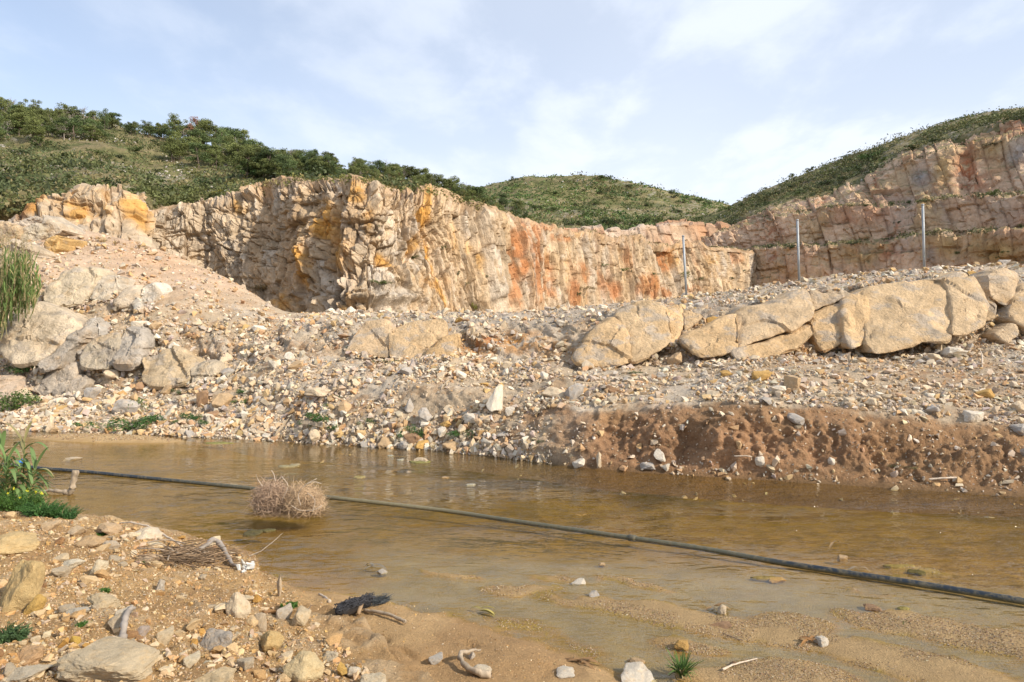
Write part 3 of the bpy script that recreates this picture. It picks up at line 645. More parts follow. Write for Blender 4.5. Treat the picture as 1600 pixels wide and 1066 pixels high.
h_r = np.array([150, 180, 180, 184, 198, 206, 220, 248, 266, 276, 300, 328, 338, 347, 355], float)
h_rd = np.array([190, 190, 190, 188, 184, 182, 178, 165, 150, 145, 142, 140, 138, 136, 134], float)
face_rows = [(h_b+34, h_d+4), (h_b+1, h_d+1), ((h_b+h_r)/2+4, (h_d+h_rd)/2-8), (h_r, h_rd), (h_r+6, h_rd+30)]
hill('hill_left', hc_, face_rows, [5, 60, 50, 10], 3.0, hill_col, 111)
mc2 = np.array([680, 740, 780, 830, 900, 950, 1000, 1050, 1100, 1130, 1160, 1220], float)
m_r = np.array([322, 297, 284, 274, 272.5, 275, 286, 299, 313, 321, 326, 330], float)
m_b = m_r*0+365; m_d = np.array([205]*12, float); m_rd = m_d*0+330
hill('hill_middle', mc2, [(m_b, m_d), ((m_b+m_r)/2+4, (m_d+m_rd)/2), (m_r, m_rd), (m_r+5, m_rd+60)], [54, 50, 8], 3.0, hill_col, 121, 3.0)
rc = np.array([1060, 1100, 1140, 1200, 1270, 1350, 1420, 1480, 1550, 1600, 1700, 1820], float)
r_r = np.array([352, 338, 320, 295, 268, 236, 210, 194, 181, 172, 150, 130], float)
r_b = np.interp(rc, bc, b4)+3; r_d = np.interp(rc, bc, bd)+32
hill('hill_right', rc, [(r_b+12, r_d-1), (r_b, r_d), (np.minimum(r_r, r_b-3), r_d+45), (np.minimum(r_r, r_b-3)+4, r_d+90)], [5, 74, 8], 3.0, hill_col, 131, 1.5)
# ground sheet under and behind everything, out to the horizon
g = np_mesh('ground', np.array([[-3000, -200, -1.2], [3000, -200, -1.2], [3000, 4000, -1.2], [-3000, 4000, -1.2]], float), np.array([[0, 1, 2, 3]]), np.array([(0.3, 0.22, 0.13)]*4), M['hill']); tag(g, kind='structure')

# ================================================================ STONES
def hull_variant(seed, n=11, p=3.5, flat=1.0):
    rg = np.random.default_rng(seed); v = rg.normal(size=(n, 3)); v /= (np.sum(np.abs(v)**p, 1)**(1/p))[:, None]; v *= rg.uniform(.82, 1.05, (n, 1)); v[:, 2] *= flat
    bm = bmesh.new(); vs = [bm.verts.new(a) for a in v]; r = bmesh.ops.convex_hull(bm, input=vs)
    for x in [g_ for g_ in r['geom_interior'] if isinstance(g_, bmesh.types.BMVert)]: bm.verts.remove(x)
    bmesh.ops.recalc_face_normals(bm, faces=bm.faces); bmesh.ops.triangulate(bm, faces=bm.faces); bm.verts.index_update()
    V = np.array([a.co[:] for a in bm.verts]); Fc = np.array([[a.index for a in f.verts] for f in bm.faces]); bm.free(); return V, Fc
HULLS = [hull_variant(300+i, 9) for i in range(14)]; CHIPS = [hull_variant(400+i, 6) for i in range(10)]
def frames(nrm, tilt, rg):
    z = nrm+tilt*rg.normal(size=nrm.shape); z /= np.linalg.norm(z, axis=1, keepdims=True)
    a = rg.normal(size=nrm.shape); x = np.cross(a, z); x /= np.linalg.norm(x, axis=1, keepdims=True); y = np.cross(z, x); return np.stack([x, y, z], 2)
def merge_stones(name, pos, nrm, size, C, variants, mat, rg, tilt=.35, sink=.2, parent=None, label=None, asp=((.7, 1.3), (.6, 1.0), (.4, .8))):
    n = len(pos); Fm = frames(nrm, tilt, rg); sc_ = np.stack([rg.uniform(a, b, n) for a, b in asp], 1)*size[:, None]*.5
    ctr = pos+nrm*(sc_[:, 2:3]*(1-2*sink)); Vs = []; Fs = []; Cs = []; off = 0; var = rg.integers(0, len(variants), n)
    for k, (v, f) in enumerate(variants):
        m = np.where(var == k)[0]
        if len(m) == 0: continue
        w = np.einsum('nij,nvj->nvi', Fm[m], v[None]*sc_[m][:, None])+ctr[m][:, None]
        Vs.append(w.reshape(-1, 3)); Fs.append((f[None]+off+np.arange(len(m))[:, None, None]*len(v)).reshape(-1, 3)); Cs.append(np.repeat(C[m], len(v), 0)); off += len(m)*len(v)
    o = np_mesh(name, np.concatenate(Vs), np.concatenate(Fs), np.concatenate(Cs), mat, False, parent); tag(o, label=label, kind='stuff'); return o
def sample(surf, dens, n, rg, rows_=None, cmin=-40, cmax=1640):
    """n points of a sheet, spread evenly over the picture times dens(px, py, x, y, z)"""
    P = surf.P; U, V = surf.U, surf.Vv
    a = P[:-1, :-1]; b = P[:-1, 1:]; c = P[1:, :-1]
    u0, v0 = U[:-1, :-1], V[:-1, :-1]; ar = np.abs((U[:-1, 1:]-u0)*(V[1:, :-1]-v0)-(V[:-1, 1:]-v0)*(U[1:, :-1]-u0))
    w = ar*dens(u0, v0, a); w[:getattr(surf, 'skip', 0)] = 0; w = np.where((u0 > cmin) & (u0 < cmax) & (surf.N[:-1, :-1, 1] < .35), w, 0); w = np.nan_to_num(w).ravel(); cs = np.cumsum(w); idx = np.searchsorted(cs, rg.random(n)*cs[-1])
    idx = np.clip(idx, 0, len(w)-1); r, q = idx//(P.shape[1]-1), idx % (P.shape[1]-1); s = rg.random((n, 1)); t = rg.random((n, 1))
    p = a[r, q]*(1-s-t)+b[r, q]*s+c[r, q]*t; nn = surf.N[r, q]; return p, nn, U[r, q], V[r, q]
PAL_FAR = np.array([(.62, .51, .37), (.66, .58, .46), (.57, .44, .29), (.48, .40, .31), (.52, .36, .20), (.42, .35, .28), (.52, .33, .17), (.60, .48, .33)])
PAL_NEAR = np.array([(.58, .41, .23), (.62, .49, .31), (.50, .31, .14), (.54, .43, .30), (.44, .26, .11), (.42, .31, .20), (.57, .35, .15), (.60, .45, .26)])
def pal(Pl, n, rg, j=.08):
    c = Pl[rg.integers(0, len(Pl), n)]*rg.uniform(1-j*2, 1+j, (n, 1)); return c+rg.normal(size=(n, 3))*.01
rg = np.random.default_rng(11)
by = lambda a: np.interp
def dens_bank(px, py, P):
    yt = np.interp(px, FB_COLS, y_t); yl = np.interp(px, FB_COLS, y_l); yb = np.interp(px, FB_COLS, y_b); yw = np.interp(px, FB_COLS, y_w); yc = np.interp(px, FB_COLS, y_c)
    X, Y, Z = P[..., 0], P[..., 1], P[..., 2]
    n = fbm(X, Y, Z, .8, 3, .5, 141)
    r_ = sstep(800, 940, px)
    d = np.where(py > yb, 1.0-0.965*r_, 1.0)               # cut earth on the right is nearly bare
    d = d*np.where((py > yl) & (py < yt-4) , .35+.3*(px < 470), 1)
    d = d*(1-.4*blob(px, py, 330, 430, 120, 50)*(py < 500)) * (1-.6*blob(px, py, 540, 556, 60, 8))
    d = d*np.where((px < 440) & (py < 500), .5, 1)
    d = d*sstep(-1.0, .1, n) * (Z > -.02)
    d = d*(1-.6*blob(px, py, 560, 640, 40, 30)) * (1-.5*blob(px, py, 1480, 600, 120, 24))
    return d+.01
SB = SURF['bank']
def world_px(p, s_px): return s_px*p[:, 1]/F
# large stones become objects of their own, the rest is rubble
n1 = 31000
p, nn, u, v = sample(SB, dens_bank, n1, rg)
s_px = 3.1*(1-rg.random(n1))**(-1/1.9); s_px = np.clip(s_px, 3.1, 15)
s_px *= np.interp(v, [480, 600, 720], [.8, 1.0, 1.15])
merge_stones('rubble', p, nn, world_px(p, s_px), pal(PAL_FAR, n1, rg), HULLS, M['stone'], rg, label='loose broken limestone covering the far bank')
n1 = 14000
p, nn, u, v = sample(SB, lambda a, b, c: dens_bank(a, b, c)*.5+.5*(c[..., 2] > 0.03), n1, rg)
merge_stones('gravel', p, nn, world_px(p, rg.uniform(1.5, 3.2, n1)), pal(PAL_FAR*.92, n1, rg), CHIPS, M['stone'], rg, label='fine crushed stone over the bank and mound')
# stones along the waterline
def dens_w(px, py, P):
    return blob(P[..., 2], 0*px, .08, 0, .13, 1)*np.where(px < 860, 1., .05)*(P[..., 2] > -.05)
n1 = 1500
p, nn, u, v = sample(SB, dens_w, n1, rg); s_px = np.clip(4*(1-rg.random(n1))**(-1/2.5), 4, 14)
merge_stones('waterline_rubble', p, nn, world_px(p, s_px), pal(PAL_FAR, n1, rg), HULLS, M['stone'], rg, label='stones heaped along the far waterline')
# near bank
SN = SURF['near']
def shore_in(px, py): return py-np.interp(px, SH_X, SH_Y)
def dens_near(px, py, P):
    sd_ = (430+(py-900)*.9)-px
    X, Y = P[..., 0], P[..., 1]; n = fbm(X, Y, X*0, 2.0, 3, .5, 151)
    return sstep(-6, 6, shore_in(px, py))*(sstep(-14, 14, sd_)*(.25+.75*sstep(-.3, .5, n)))*(py < 1130)*(P[..., 2] > .02)
n1 = 4000
p, nn, u, v = sample(SN, dens_near, n1, rg); s_px = np.clip(3.4*(1-rg.random(n1))**(-1/1.9), 3.4, 16)*np.interp(v, [800, 1066], [.75, 1.15])
merge_stones('bank_stones', p, nn, world_px(p, s_px), pal(PAL_NEAR, n1, rg), HULLS, M['stone'], rg, sink=.42, label='loose stones over the near bank')
n1 = 21000
p, nn, u, v = sample(SN, lambda a, b, c: sstep(-3, 3, shore_in(a, b))*(.12+sstep(-10, 10, (430+(b-900)*.9)-a))*(b < 1120), n1, rg)
merge_stones('bank_grit', p, nn, world_px(p, rg.uniform(1.6, 4.2, n1)), pal(PAL_NEAR, n1, rg, .15), CHIPS, M['stone'], rg, label='grit and crumbs of the near bank')
# gravel bars
n1 = 19000
def dens_bar(px, py, P):
    n = fbm(P[..., 0], P[..., 1], P[..., 0]*0, 3, 3, .5, 161)
    return (P[..., 2] > -.004)*(shore_in(px, py) < 0)*sstep(-.5, .3, n)*(py < 1110)*(py > 700) + .9*(P[..., 2] > 0.01)*(py < 700)*(py > 672)*(px < 360)
p, nn, u, v = sample(SN, dens_bar, n1, rg)
merge_stones('bar_gravel', p, nn, world_px(p, rg.uniform(1.3, 3.2, n1)), pal(np.array([(.36, .25, .14), (.42, .32, .20), (.30, .19, .09), (.48, .39, .27), (.31, .21, .13)]), n1, rg, .15), CHIPS, M['stone'], rg, sink=.3, label='gravel of the bars lying in the shallows')

# ---------------------------------------------------------------- single rocks
from mathutils import noise as mn
def rock_mesh(seed, kind='blocky', sub=2, lim=.33, k_=1.0):
    rg_ = np.random.default_rng(seed); n = {'blocky': 13, 'flat': 12, 'pointed': 9, 'rounded': 26}[kind]; p_ = {'blocky': 6, 'flat': 5, 'pointed': 3, 'rounded': 2.2}[kind]
    v = rg_.normal(size=(n, 3)); v /= (np.sum(np.abs(v)**p_, 1)**(1/p_))[:, None]; v *= rg_.uniform(.86, 1.04, (n, 1))
    if kind == 'pointed': v = np.vstack([v, [[rg_.uniform(-.3, .3), rg_.uniform(-.3, .3), 1.25]]]); v[:, :2] *= (1.15-.45*(v[:, 2:3]+1)/2)
    bm = bmesh.new(); vs = [bm.verts.new(a) for a in v]; r = bmesh.ops.convex_hull(bm, input=vs)
    for x in [g_ for g_ in r['geom_interior'] if isinstance(g_, bmesh.types.BMVert)]: bm.verts.remove(x)
    bmesh.ops.dissolve_limit(bm, angle_limit=D2R(9), verts=bm.verts, edges=bm.edges)
    try: bmesh.ops.bevel(bm, geom=list(bm.edges), offset=.075 if kind != 'rounded' else .12, segments=1, affect='EDGES', clamp_overlap=True)
    except Exception: pass
    bmesh.ops.triangulate(bm, faces=bm.faces)
    for _ in range(sub):
        long_ = [e for e in bm.edges if e.calc_length() > lim]
        if long_: bmesh.ops.subdivide_edges(bm, edges=long_, cuts=1); bmesh.ops.triangulate(bm, faces=bm.faces)
    bm.normal_update()
    for a in bm.verts:
        c = a.co*1.7+Vector((seed*3.1, 0, 0)); a.co += a.normal*(.10*mn.noise(c)+.05*mn.noise(c*2.7)+.025*mn.noise(c*6)+(.03*abs(mn.noise(c*9))+.018*mn.noise(c*17) if k_ > 1 else 0))
    me = bpy.data.meshes.new('rock'); bm.to_mesh(me); bm.free(); me.materials.append(M['rock'])
    me.polygons.foreach_set('use_smooth', [False]*len(me.polygons)); return me
RM = {k: [rock_mesh(500+i*7+j*101, k) for i in range(5)] for j, k in enumerate(('blocky', 'flat', 'pointed', 'rounded'))}
RBIG = {k: [rock_mesh(600+i*7+j*101, k, 4, .11, 2.0) for i in range(2)] for j, k in enumerate(('blocky', 'flat', 'pointed', 'rounded'))}
def put_rock(name, me, pos, nrm, size3, color, yaw, label, group=None, cat='rock', sink=.25, tilt=(0, 0)):
    o = bpy.data.objects.new(name, me); col.objects.link(o)
    z = Vector((nrm[0]*.6, nrm[1]*.6, abs(nrm[2])+.4)).normalized(); q = Vector((0, 0, 1)).rotation_difference(z)
    o.rotation_euler = (q @ Euler((tilt[0], tilt[1], yaw)).to_quaternion()).to_euler()
    o.scale = (size3[0]/2, size3[1]/2, size3[2]/2)
    o.location = Vector(pos)+z*size3[2]*.5*(1-2*sink)
    o.color = (*[float(min(1, max(0, c))) for c in color], 1); tag(o, label, cat, group); return o
COLN = {'cream': (.60, .48, .33), 'white': (.66, .585, .47), 'grey': (.42, .38, .33), 'tan': (.50, .35, .20), 'ochre': (.52, .32, .11), 'brown': (.34, .21, .12)}
HERO = []   # (px, py) kept clear when the many are scattered
def hero(surf, px, py, w, h, cname, kind, label, k=0, yaw=0.0, deep=1.0, sink=.22, tilt=(0, 0), name='rock', cat='rock'):
    pos, nr_ = SURF[surf].find(px, py+h*.42)
    s = pos[1]/F
    pos = at(px, py+h*.5, pos[1])*0+pos
    HERO.append((px, py, w))
    return put_rock(name, RM[kind][k % 5], pos, nr_*0+np.array((0, 0, 1.)), (w*s*1.06, w*s*deep, h*s*1.2), COLN[cname] if isinstance(cname, str) else cname, yaw, label, cat=cat, sink=sink, tilt=tilt)
# far bank, one by one
hero('bank', 777, 628, 30, 42, 'white', 'pointed', 'tall white slab of rock standing on end above the dirt bank', 0, .4, .6, .12, (0, .35))
hero('bank', 865, 614, 36, 20, 'cream', 'flat', 'wide flat-topped cream rock on the edge of the earth bank', 1)
hero('bank', 897, 611, 28, 28, 'grey', 'blocky', 'grey block beside the wide flat rock on the bank edge', 2, .3)
hero('bank', 193, 634, 44, 26, 'grey', 'rounded', 'smooth pale grey boulder beside the leafy sprout above the weeds', 0, .2, .8)
hero('bank', 1240, 597, 30, 26, 'tan', 'blocky', 'tan angular block on the terrace, larger of the pair below the long slabs', 1, .7)
hero('bank', 1190, 585, 32, 18, 'ochre', 'blocky', 'orange-brown rock on the terrace left of the tan angular block', 3)
hero('bank', 1215, 608, 30, 16, 'white', 'flat', 'pale flat rock just below the tan angular block', 4)
hero('bank', 1055, 560, 24, 22, 'tan', 'blocky', 'tan cube-like rock at the foot of the leaning slabs', 0)
hero('bank', 665, 648, 26, 24, 'grey', 'rounded', 'rounded grey rock half sunk in the middle of the rubble slope', 2)
hero('bank', 645, 632, 0.1+20, 20, 'grey', 'pointed', 'small grey pointed rock above the rounded one in the slope', 1)
hero('bank', 742, 652, 26, 14, 'white', 'flat', 'white flat rock left of the tall standing slab foot', 2)
hero('bank', 797, 640, 16, 16, 'white', 'blocky', 'small white block tucked right of the tall standing slab', 3)
hero('bank', 495, 612, 44, 15, 'cream', 'flat', 'long flat cream rock on top of the brown slope', 0, .1)
hero('bank', 355, 625, 34, 22, 'tan', 'blocky', 'blocky tan rock above the reddish earth pocket', 4)
hero('bank', 325, 620, 22, 26, 'brown', 'blocky', 'shaded brown block left of the blocky tan rock', 2)
hero('bank', 172, 582, 28, 16, 'cream', 'rounded', 'rounded cream rock resting under the reddish clods', 1)
hero('bank', 140, 612, 20, 20, 'grey', 'blocky', 'grey rock with a pale top in the left rubble', 3)
hero('bank', 117, 620, 18, 16, 'white', 'pointed', 'white pointed rock left of the grey rock in the left rubble', 2)
hero('bank', 78, 663, 22, 24, 'cream', 'pointed', 'upright cream rock at the waterline on the far left', 3, .2)
hero('bank', 220, 507, 24, 14, 'white', 'blocky', 'white rock perched on the terrace above the blue-marked slab', 1)
hero('bank', 246, 507, 20, 14, 'tan', 'rounded', 'tan rock next to the white rock on the terrace', 3)
hero('bank', 8, 520, 18, 22, 'grey', 'blocky', 'small grey block beside the big pale slab, left of it', 1)
hero('bank', 1187, 720, 16, 18, 'white', 'rounded', 'white round stone lodged low in the cut earth bank', 4)
hero('bank', 1490, 548, 36, 16, 'white', 'rounded', 'white rounded rock under the biggest slab, in the right rubble', 0)
hero('bank', 1470, 540, 12, 22, 'cream', 'pointed', 'thin upright cream rock left of the white rounded rock', 1)
hero('bank', 1365, 630, 26, 18, 'cream', 'pointed', 'cream pointed rock at the lip of the earth bank', 2)
hero('bank', 1525, 648, 36, 18, 'white', 'blocky', 'broad whitish block on the lip of the right bank', 1)
hero('bank', 1590, 635, 26, 20, 'cream', 'rounded', 'cream rock at the right edge above the bank', 2)
hero('bank', 1595, 668, 30, 18, 'grey', 'rounded', 'grey rock below the cream rock at the right edge', 3)
hero('bank', 1300, 720, 12, 12, 'white', 'rounded', 'small round white stone stuck in the bank face', 1)
hero('bank', 905, 722, 20, 14, 'white', 'blocky', 'white stone at the waterline under the earth bank', 0)
hero('bank', 934, 718, 16, 20, 'cream', 'pointed', 'cream pointed stone next to the white one at the waterline', 3)
hero('bank', 1013, 727, 24, 9, 'grey', 'flat', 'flat grey stone lying alone at the foot of the earth bank', 2)
hero('bank', 1300, 525, 18, 12, 'ochre', 'blocky', 'orange block lodged under the middle of the long slabs', 1)
hero('bank', 1113, 497, 20, 14, 'ochre', 'blocky', 'yellowish wedge stuck between the leaning slabs', 2)
hero('bank', 1570, 405, 18, 10, 'grey', 'blocky', 'grey rock on the crest behind the right slabs', 3)
hero('bank', 1432, 427, 16, 12, 'grey', 'blocky', 'grey block on the crest near the foot of the last post', 1)
# in the stream
for (px, py, w, h, c_, kd, lb) in ((657, 716, 26, 9, 'cream', 'rounded', 'lone cream stone standing in the water off the far bank'),
    (597, 889, 17, 11, 'grey', 'rounded', 'grey stone in the shallows with weed trailing from it'),
    (941, 878, 12, 7, 'tan', 'rounded', 'small tan stone in the shallows below the pipe'),
    (905, 906, 20, 12, 'white', 'blocky', 'whitish lengthwise stone at the head of the gravel bar'),
    (930, 927, 24, 13, 'grey', 'blocky', 'pinkish grey stone at the edge of the gravel bar'),
    (1129, 948, 24, 18, 'cream', 'pointed', 'cream stone with dead leaves on the gravel bar'),
    (1128, 976, 30, 12, 'brown', 'flat', 'rust-brown flat stone below the cream stone on the bar'),
    (1283, 1000, 24, 19, 'white', 'rounded', 'whitish round stone with orange leaves on the lower bar'),
    (1363, 946, 30, 11, 'brown', 'rounded', 'dark brown oblong stone in the water beyond the bars'),
    (1316, 868, 16, 10, 'tan', 'blocky', 'tan stone with a dead leaf beside it, beyond the pipe'),
    (1213, 901, 26, 7, 'ochre', 'flat', 'flat ochre stone awash just below the pipe'),
    (112, 714, 22, 8, 'cream', 'flat', 'flat cream stone awash near the gravel spit'),
    (1066, 1006, 24, 22, 'ochre', 'rounded', 'round yellow-brown stone behind the green grass tuft'),
    (994, 1029, 24, 13, 'tan', 'rounded', 'smooth tan stone on the wet sand left of the grass tuft'),
    (1000, 1054, 76, 30, 'white', 'blocky', 'big white angular rock at the bottom beside the grass tuft'),
    (1147, 1036, 14, 10, 'brown', 'rounded', 'small brown lump on the lower right gravel'),
    (885, 1062, 36, 14, 'white', 'blocky', 'white rock cut by the bottom edge, left of the big one'),
    (560+135, 744, 12, 4, 'tan', 'flat', 'tiny flat stone awash in the open water')):
    z = 0.0; d_ = HC*F/(py+h*.45-533); pos = at(px, py+h*.45, d_); pos[2] = max(SURF['near'].find(px, py+h*.4)[0][2]-.01, -.02); s = d_/F; HERO.append((px, py, w))
    put_rock('stone', (RBIG[kd][int(px) % 2] if w > 21 else RM[kd][int(px) % 5]), pos, (0, 0, 1), (w*s*1.2, w*s*.9, h*s*1.05), [x*.82 for x in COLN[c_]], .3*(px % 7), lb, cat='stone', sink=.42 if kd == 'flat' else .3)
# near bank, one by one
for (px, py, w, h, c_, kd, lb, yaw, tl) in ((18, 900, 74, 100, (.50, .36, .17), 'blocky', 'large yellow boulder at the left edge of the near bank', .3, (0, 0)),
    (15, 848, 84, 34, (.52, .38, .19), 'blocky', 'crumbling yellowish rock on top of the large yellow boulder', .1, (0, 0)),
    (57, 943, 34, 30, (.50, .32, .10), 'pointed', 'small yellow wedge right of the large yellow boulder', .8, (0, .3)),
    (175, 1020, 130, 46, (.50, .40, .26), 'flat', 'broad flat grey-veined boulder half buried in the near bank', .2, (0, 0)),
    (328, 998, 54, 40, (.38, .33, .27), 'blocky', 'grey smooth-faced slab tilted on the near bank', .5, (.2, 0)),
    (475, 1036, 58, 48, (.56, .44, .25), 'blocky', 'large pale yellow rock with a brown underside, right end of the near bank', .25, (0, 0)),
    (421, 995, 38, 30, (.52, .37, .17), 'rounded', 'rounded yellow stone leaning beside the upright one', .9, (0, .4)),
    (406, 968, 20, 38, (.48, .38, .26), 'rounded', 'upright oblong stone in the broken bank edge', 0, (0, 0)),
    (375, 945, 34, 48, (.62, .50, .34), 'blocky', 'pale cream block crumbling out of the bank edge', .3, (0, -.2)),
    (436, 917, 12, 34, (.54, .42, .28), 'pointed', 'thin pale spike of stone at the bank edge', 0, (0, .1)),
    (445, 955, 24, 26, (.50, .42, .32), 'blocky', 'small grey-cream block beside the upright oblong stone', .6, (0, 0)),
    (470, 960, 26, 24, (.56, .44, .28), 'blocky', 'cream block at the sandy edge of the broken bank', 1.2, (0, 0)),
    (155, 885, 32, 24, (.60, .50, .34), 'pointed', 'pale pointed stone in the middle of the near bank', .5, (0, 0)),
    (110, 880, 28, 14, (.62, .54, .40), 'flat', 'flat whitish stone left of the pale pointed stone', 0, (0, 0)),
    (160, 940, 44, 26, (.48, .38, .24), 'rounded', 'oval grey-tan stone sunk in the near bank', .4, (0, .3)),
    (168, 823, 32, 18, (.50, .36, .22), 'rounded', 'two-toned round stone at the water edge by the green weeds', .4, (0, 0)),
    (229, 834, 44, 20, (.62, .52, .38), 'blocky', 'whitish crumbly rock at the water edge under the thin stick', .2, (0, 0)),
    (120, 828, 26, 16, (.58, .44, .28), 'flat', 'flat peach stone left of the two-toned round stone', .2, (0, 0)),
    (80, 820, 22, 16, (.55, .40, .24), 'blocky', 'ochre blocky stone below the green weeds', .3, (0, 0)),
    (145, 845, 40, 18, (.46, .32, .18), 'blocky', 'brown blocky stone behind the water edge', .9, (0, 0)),
    (172, 850, 24, 18, (.46, .38, .28), 'rounded', 'grey rounded stone right of the brown blocky stone', .9, (0, 0)),
    (230, 870, 32, 14, (.55, .40, .25), 'flat', 'orange-cream stone under the driftwood twigs', .1, (0, 0)),
    (250, 915, 26, 18, (.44, .38, .30), 'pointed', 'grey peaked stone on the sandy slope', .1, (0, 0)),
    (120, 955, 34, 12, (.50, .44, .34), 'flat', 'thin grey plate left of the oval stone', .1, (0, 0)),
    (195, 956, 24, 18, (.54, .46, .34), 'blocky', 'cream cube left of the weathered root', .6, (0, 0)),
    (38, 1015, 44, 26, (.50, .32, .17), 'blocky', 'orange-brown rock low on the left of the near bank', .6, (0, 0)),
    (42, 1050, 52, 14, (.50, .42, .30), 'flat', 'long grey plate at the bottom left', .15, (0, 0)),
    (300, 1028, 24, 18, (.60, .50, .34), 'blocky', 'pale block below the tilted grey slab', .6, (0, 0)),
    (340, 1050, 52, 34, (.52, .40, .24), 'flat', 'broad buried stone at the bottom of the near bank', .6, (0, 0)),
    (260, 985, 24, 26, (.56, .44, .28), 'blocky', 'cream-yellow block left of the tilted grey slab', .6, (0, 0)),
    (225, 980, 28, 16, (.40, .32, .26), 'pointed', 'brown-grey stone beside the cream-yellow block', .6, (0, 0)),
    (118, 994, 15, 15, (.52, .34, .08), 'rounded', 'small round golden stone on the near bank', .6, (0, 0)),
    (510, 1020, 28, 18, (.58, .48, .33), 'blocky', 'cream stone behind the large pale yellow rock', .3, (0, 0)),
    (530, 1046, 28, 22, (.52, .33, .10), 'pointed', 'golden angular stone right of the large pale yellow rock', .3, (0, 0)),
    (552, 1042, 22, 14, (.58, .50, .38), 'rounded', 'small whitish stone right of the golden angular one', .3, (0, 0)),
    (680, 1027, 22, 12, (.44, .40, .34), 'blocky', 'two small grey stones on the trodden sand', .3, (0, 0)),
    (738, 1022, 14, 11, (.50, .44, .36), 'pointed', 'little pale pyramid stone on the sand', .3, (0, 0)),
    (752, 1046, 30, 16, (.54, .46, .34), 'rounded', 'cream stone beside the driftwood branch', .3, (0, 0)),
    (580, 1056, 40, 20, (.55, .46, .32), 'blocky', 'cream rock at the bottom near the bank end', .9, (0, 0)),
    (97, 870, 20, 12, (.56, .44, .28), 'blocky', 'small sandy block above the flat whitish stone', .9, (0, 0))):
    pos, nr_ = SURF['near'].find(px, py+h*.40); s = pos[1]/F; HERO.append((px, py, w))
    put_rock('stone', RBIG[kd][int(px) % 2] if w > 27 else RM[kd][(int(px)+3) % 5], pos, (0, 0, 1), (w*s*1.18, w*s*1.0, h*s*1.2), [x*.95 for x in c_], yaw, lb, cat='stone', sink=.38 if kd == 'flat' and w > 60 else .28, tilt=tl)
# the many: larger rocks of the rubble, each an object of its own
LM = [(30, 640, 'by the weeds at the far left waterline'), (120, 655, 'on the left waterline heap'), (60, 590, 'below the big pale slab on the left'), (180, 610, 'above the grey boulder by the sprout'), (260, 560, 'on the slope right of the left slabs'), (290, 640, 'by the reddish earth pocket'),
      (330, 520, 'on the terrace below the crushed stone mound'), (400, 590, 'on the rubble slope left of the flat cream rock'), (420, 665, 'at the waterline left of the wooden scrap'), (520, 590, 'behind the flat cream rock'), (500, 655, 'around the weeds below the flat cream rock'), (600, 620, 'on the slope below the middle ledge'),
      (600, 500, 'on the crest above the middle ledge'), (600, 685, 'at the waterline below the slope'), (700, 600, 'left of the tall standing slab'), (700, 670, 'between the two waterline weed clumps'), (760, 700, 'in the heap right of the waterline weeds'), (820, 590, 'behind the wide flat rock'), (800, 510, 'on the crest above the orange earth'), (960, 600, 'on the terrace below the leaning slabs'),
      (1000, 480, 'on top of the leaning slabs'), (1100, 600, 'on the terrace in front of the slabs'), (1180, 460, 'on the crest between the posts'), (1150, 680, 'stuck in the cut earth bank'), (1320, 580, 'on the terrace below the biggest slab'), (1330, 690, 'in the bank right of the deep gully'), (1400, 430, 'on the crest above the biggest slab'), (1450, 600, 'on the brown terrace at the right'), (1560, 560, 'under the slabs at the right edge'), (1500, 700, 'in the bank face at the right'), (1250, 640, 'on the lip of the cut bank'), (30, 420, 'by the reeds on the left'), (160, 400, 'on the top of the mound'), (250, 440, 'on the mound of crushed stone')]
LMN = [(40, 820, 'by the weeds on the near bank'), (120, 860, 'above the flat whitish stone'), (60, 990, 'below the yellow boulder'), (200, 900, 'in the middle of the near bank'), (280, 950, 'on the slope above the tilted grey slab'), (220, 840, 'near the thin stick at the water'), (380, 900, 'by the driftwood root'), (420, 1040, 'left of the large pale yellow rock'), (250, 1050, 'at the bottom of the near bank'), (130, 1050, 'below the broad flat boulder'), (560, 1050, 'at the end of the near bank'), (820, 1050, 'in the litter along the bottom'), (340, 960, 'beside the crumbling bank edge')]
cn = list(COLN)
def many(surf, dens, n, rng, lo, hi, names, LMs, gname, Pl, mind, sink, sd_, group):
    rg = np.random.default_rng(sd_); p, nn, u, v = sample(SURF[surf], dens, n*8, rg); k = 0; kept = [(a, b) for a, b, w in HERO if w > 12]
    sizes = np.sort(np.clip(lo*(1-rg.random(n))**(-1/2.2), lo, hi))[::-1]
    for i in range(len(p)):
        if k >= n: break
        s = sizes[k]; px, py = u[i], v[i]
        if not (-10 < px < 1610 and py < 1075): continue
        if any((px-a)**2+((py-b)*1.3)**2 < (s*mind)**2 for a, b in kept): continue
        kept.append((px, py)); ci = cn[int(rg.choice(6, p=[.34, .2, .16, .16, .09, .05]))]; kd = ('blocky', 'flat', 'pointed', 'rounded')[int(rg.choice(4, p=[.52, .28, .06, .14]))]
        s_ = s*p[i, 1]/F*np.interp(v[i], [480, 620, 720, 1066], [.8, 1, 1.1, 1.3]); size = 'small' if s < lo*1.25 else 'mid-sized' if s < lo*1.8 else 'large'
        m_ = min(LMs, key=lambda L: (L[0]-px)**2+(1.6*(L[1]-py))**2); dx, dy = px-m_[0], 1.6*(py-m_[1])
        put_rock(names, RM[kd][int(rg.integers(5))], p[i], nn[i], (s_*rg.uniform(.9, 1.3), s_*rg.uniform(.7, 1), s_*rg.uniform(.5, .85)*(.6 if kd == 'flat' else 1)),
                 np.array(COLN[ci])*rg.uniform(.88, 1.08)*Pl, rg.uniform(0, 6.28), '%s %s %s %s %s' % (size, ci, kd, names, m_[2]), group=group, cat=names, sink=sink, tilt=(rg.normal()*.25, rg.normal()*.25)); k += 1
many('bank', dens_bank, 255, None, 11.5, 24, 'rock', LM, '', 1.0, .8, .22, 21, 'loose rocks in the rubble of the far bank')
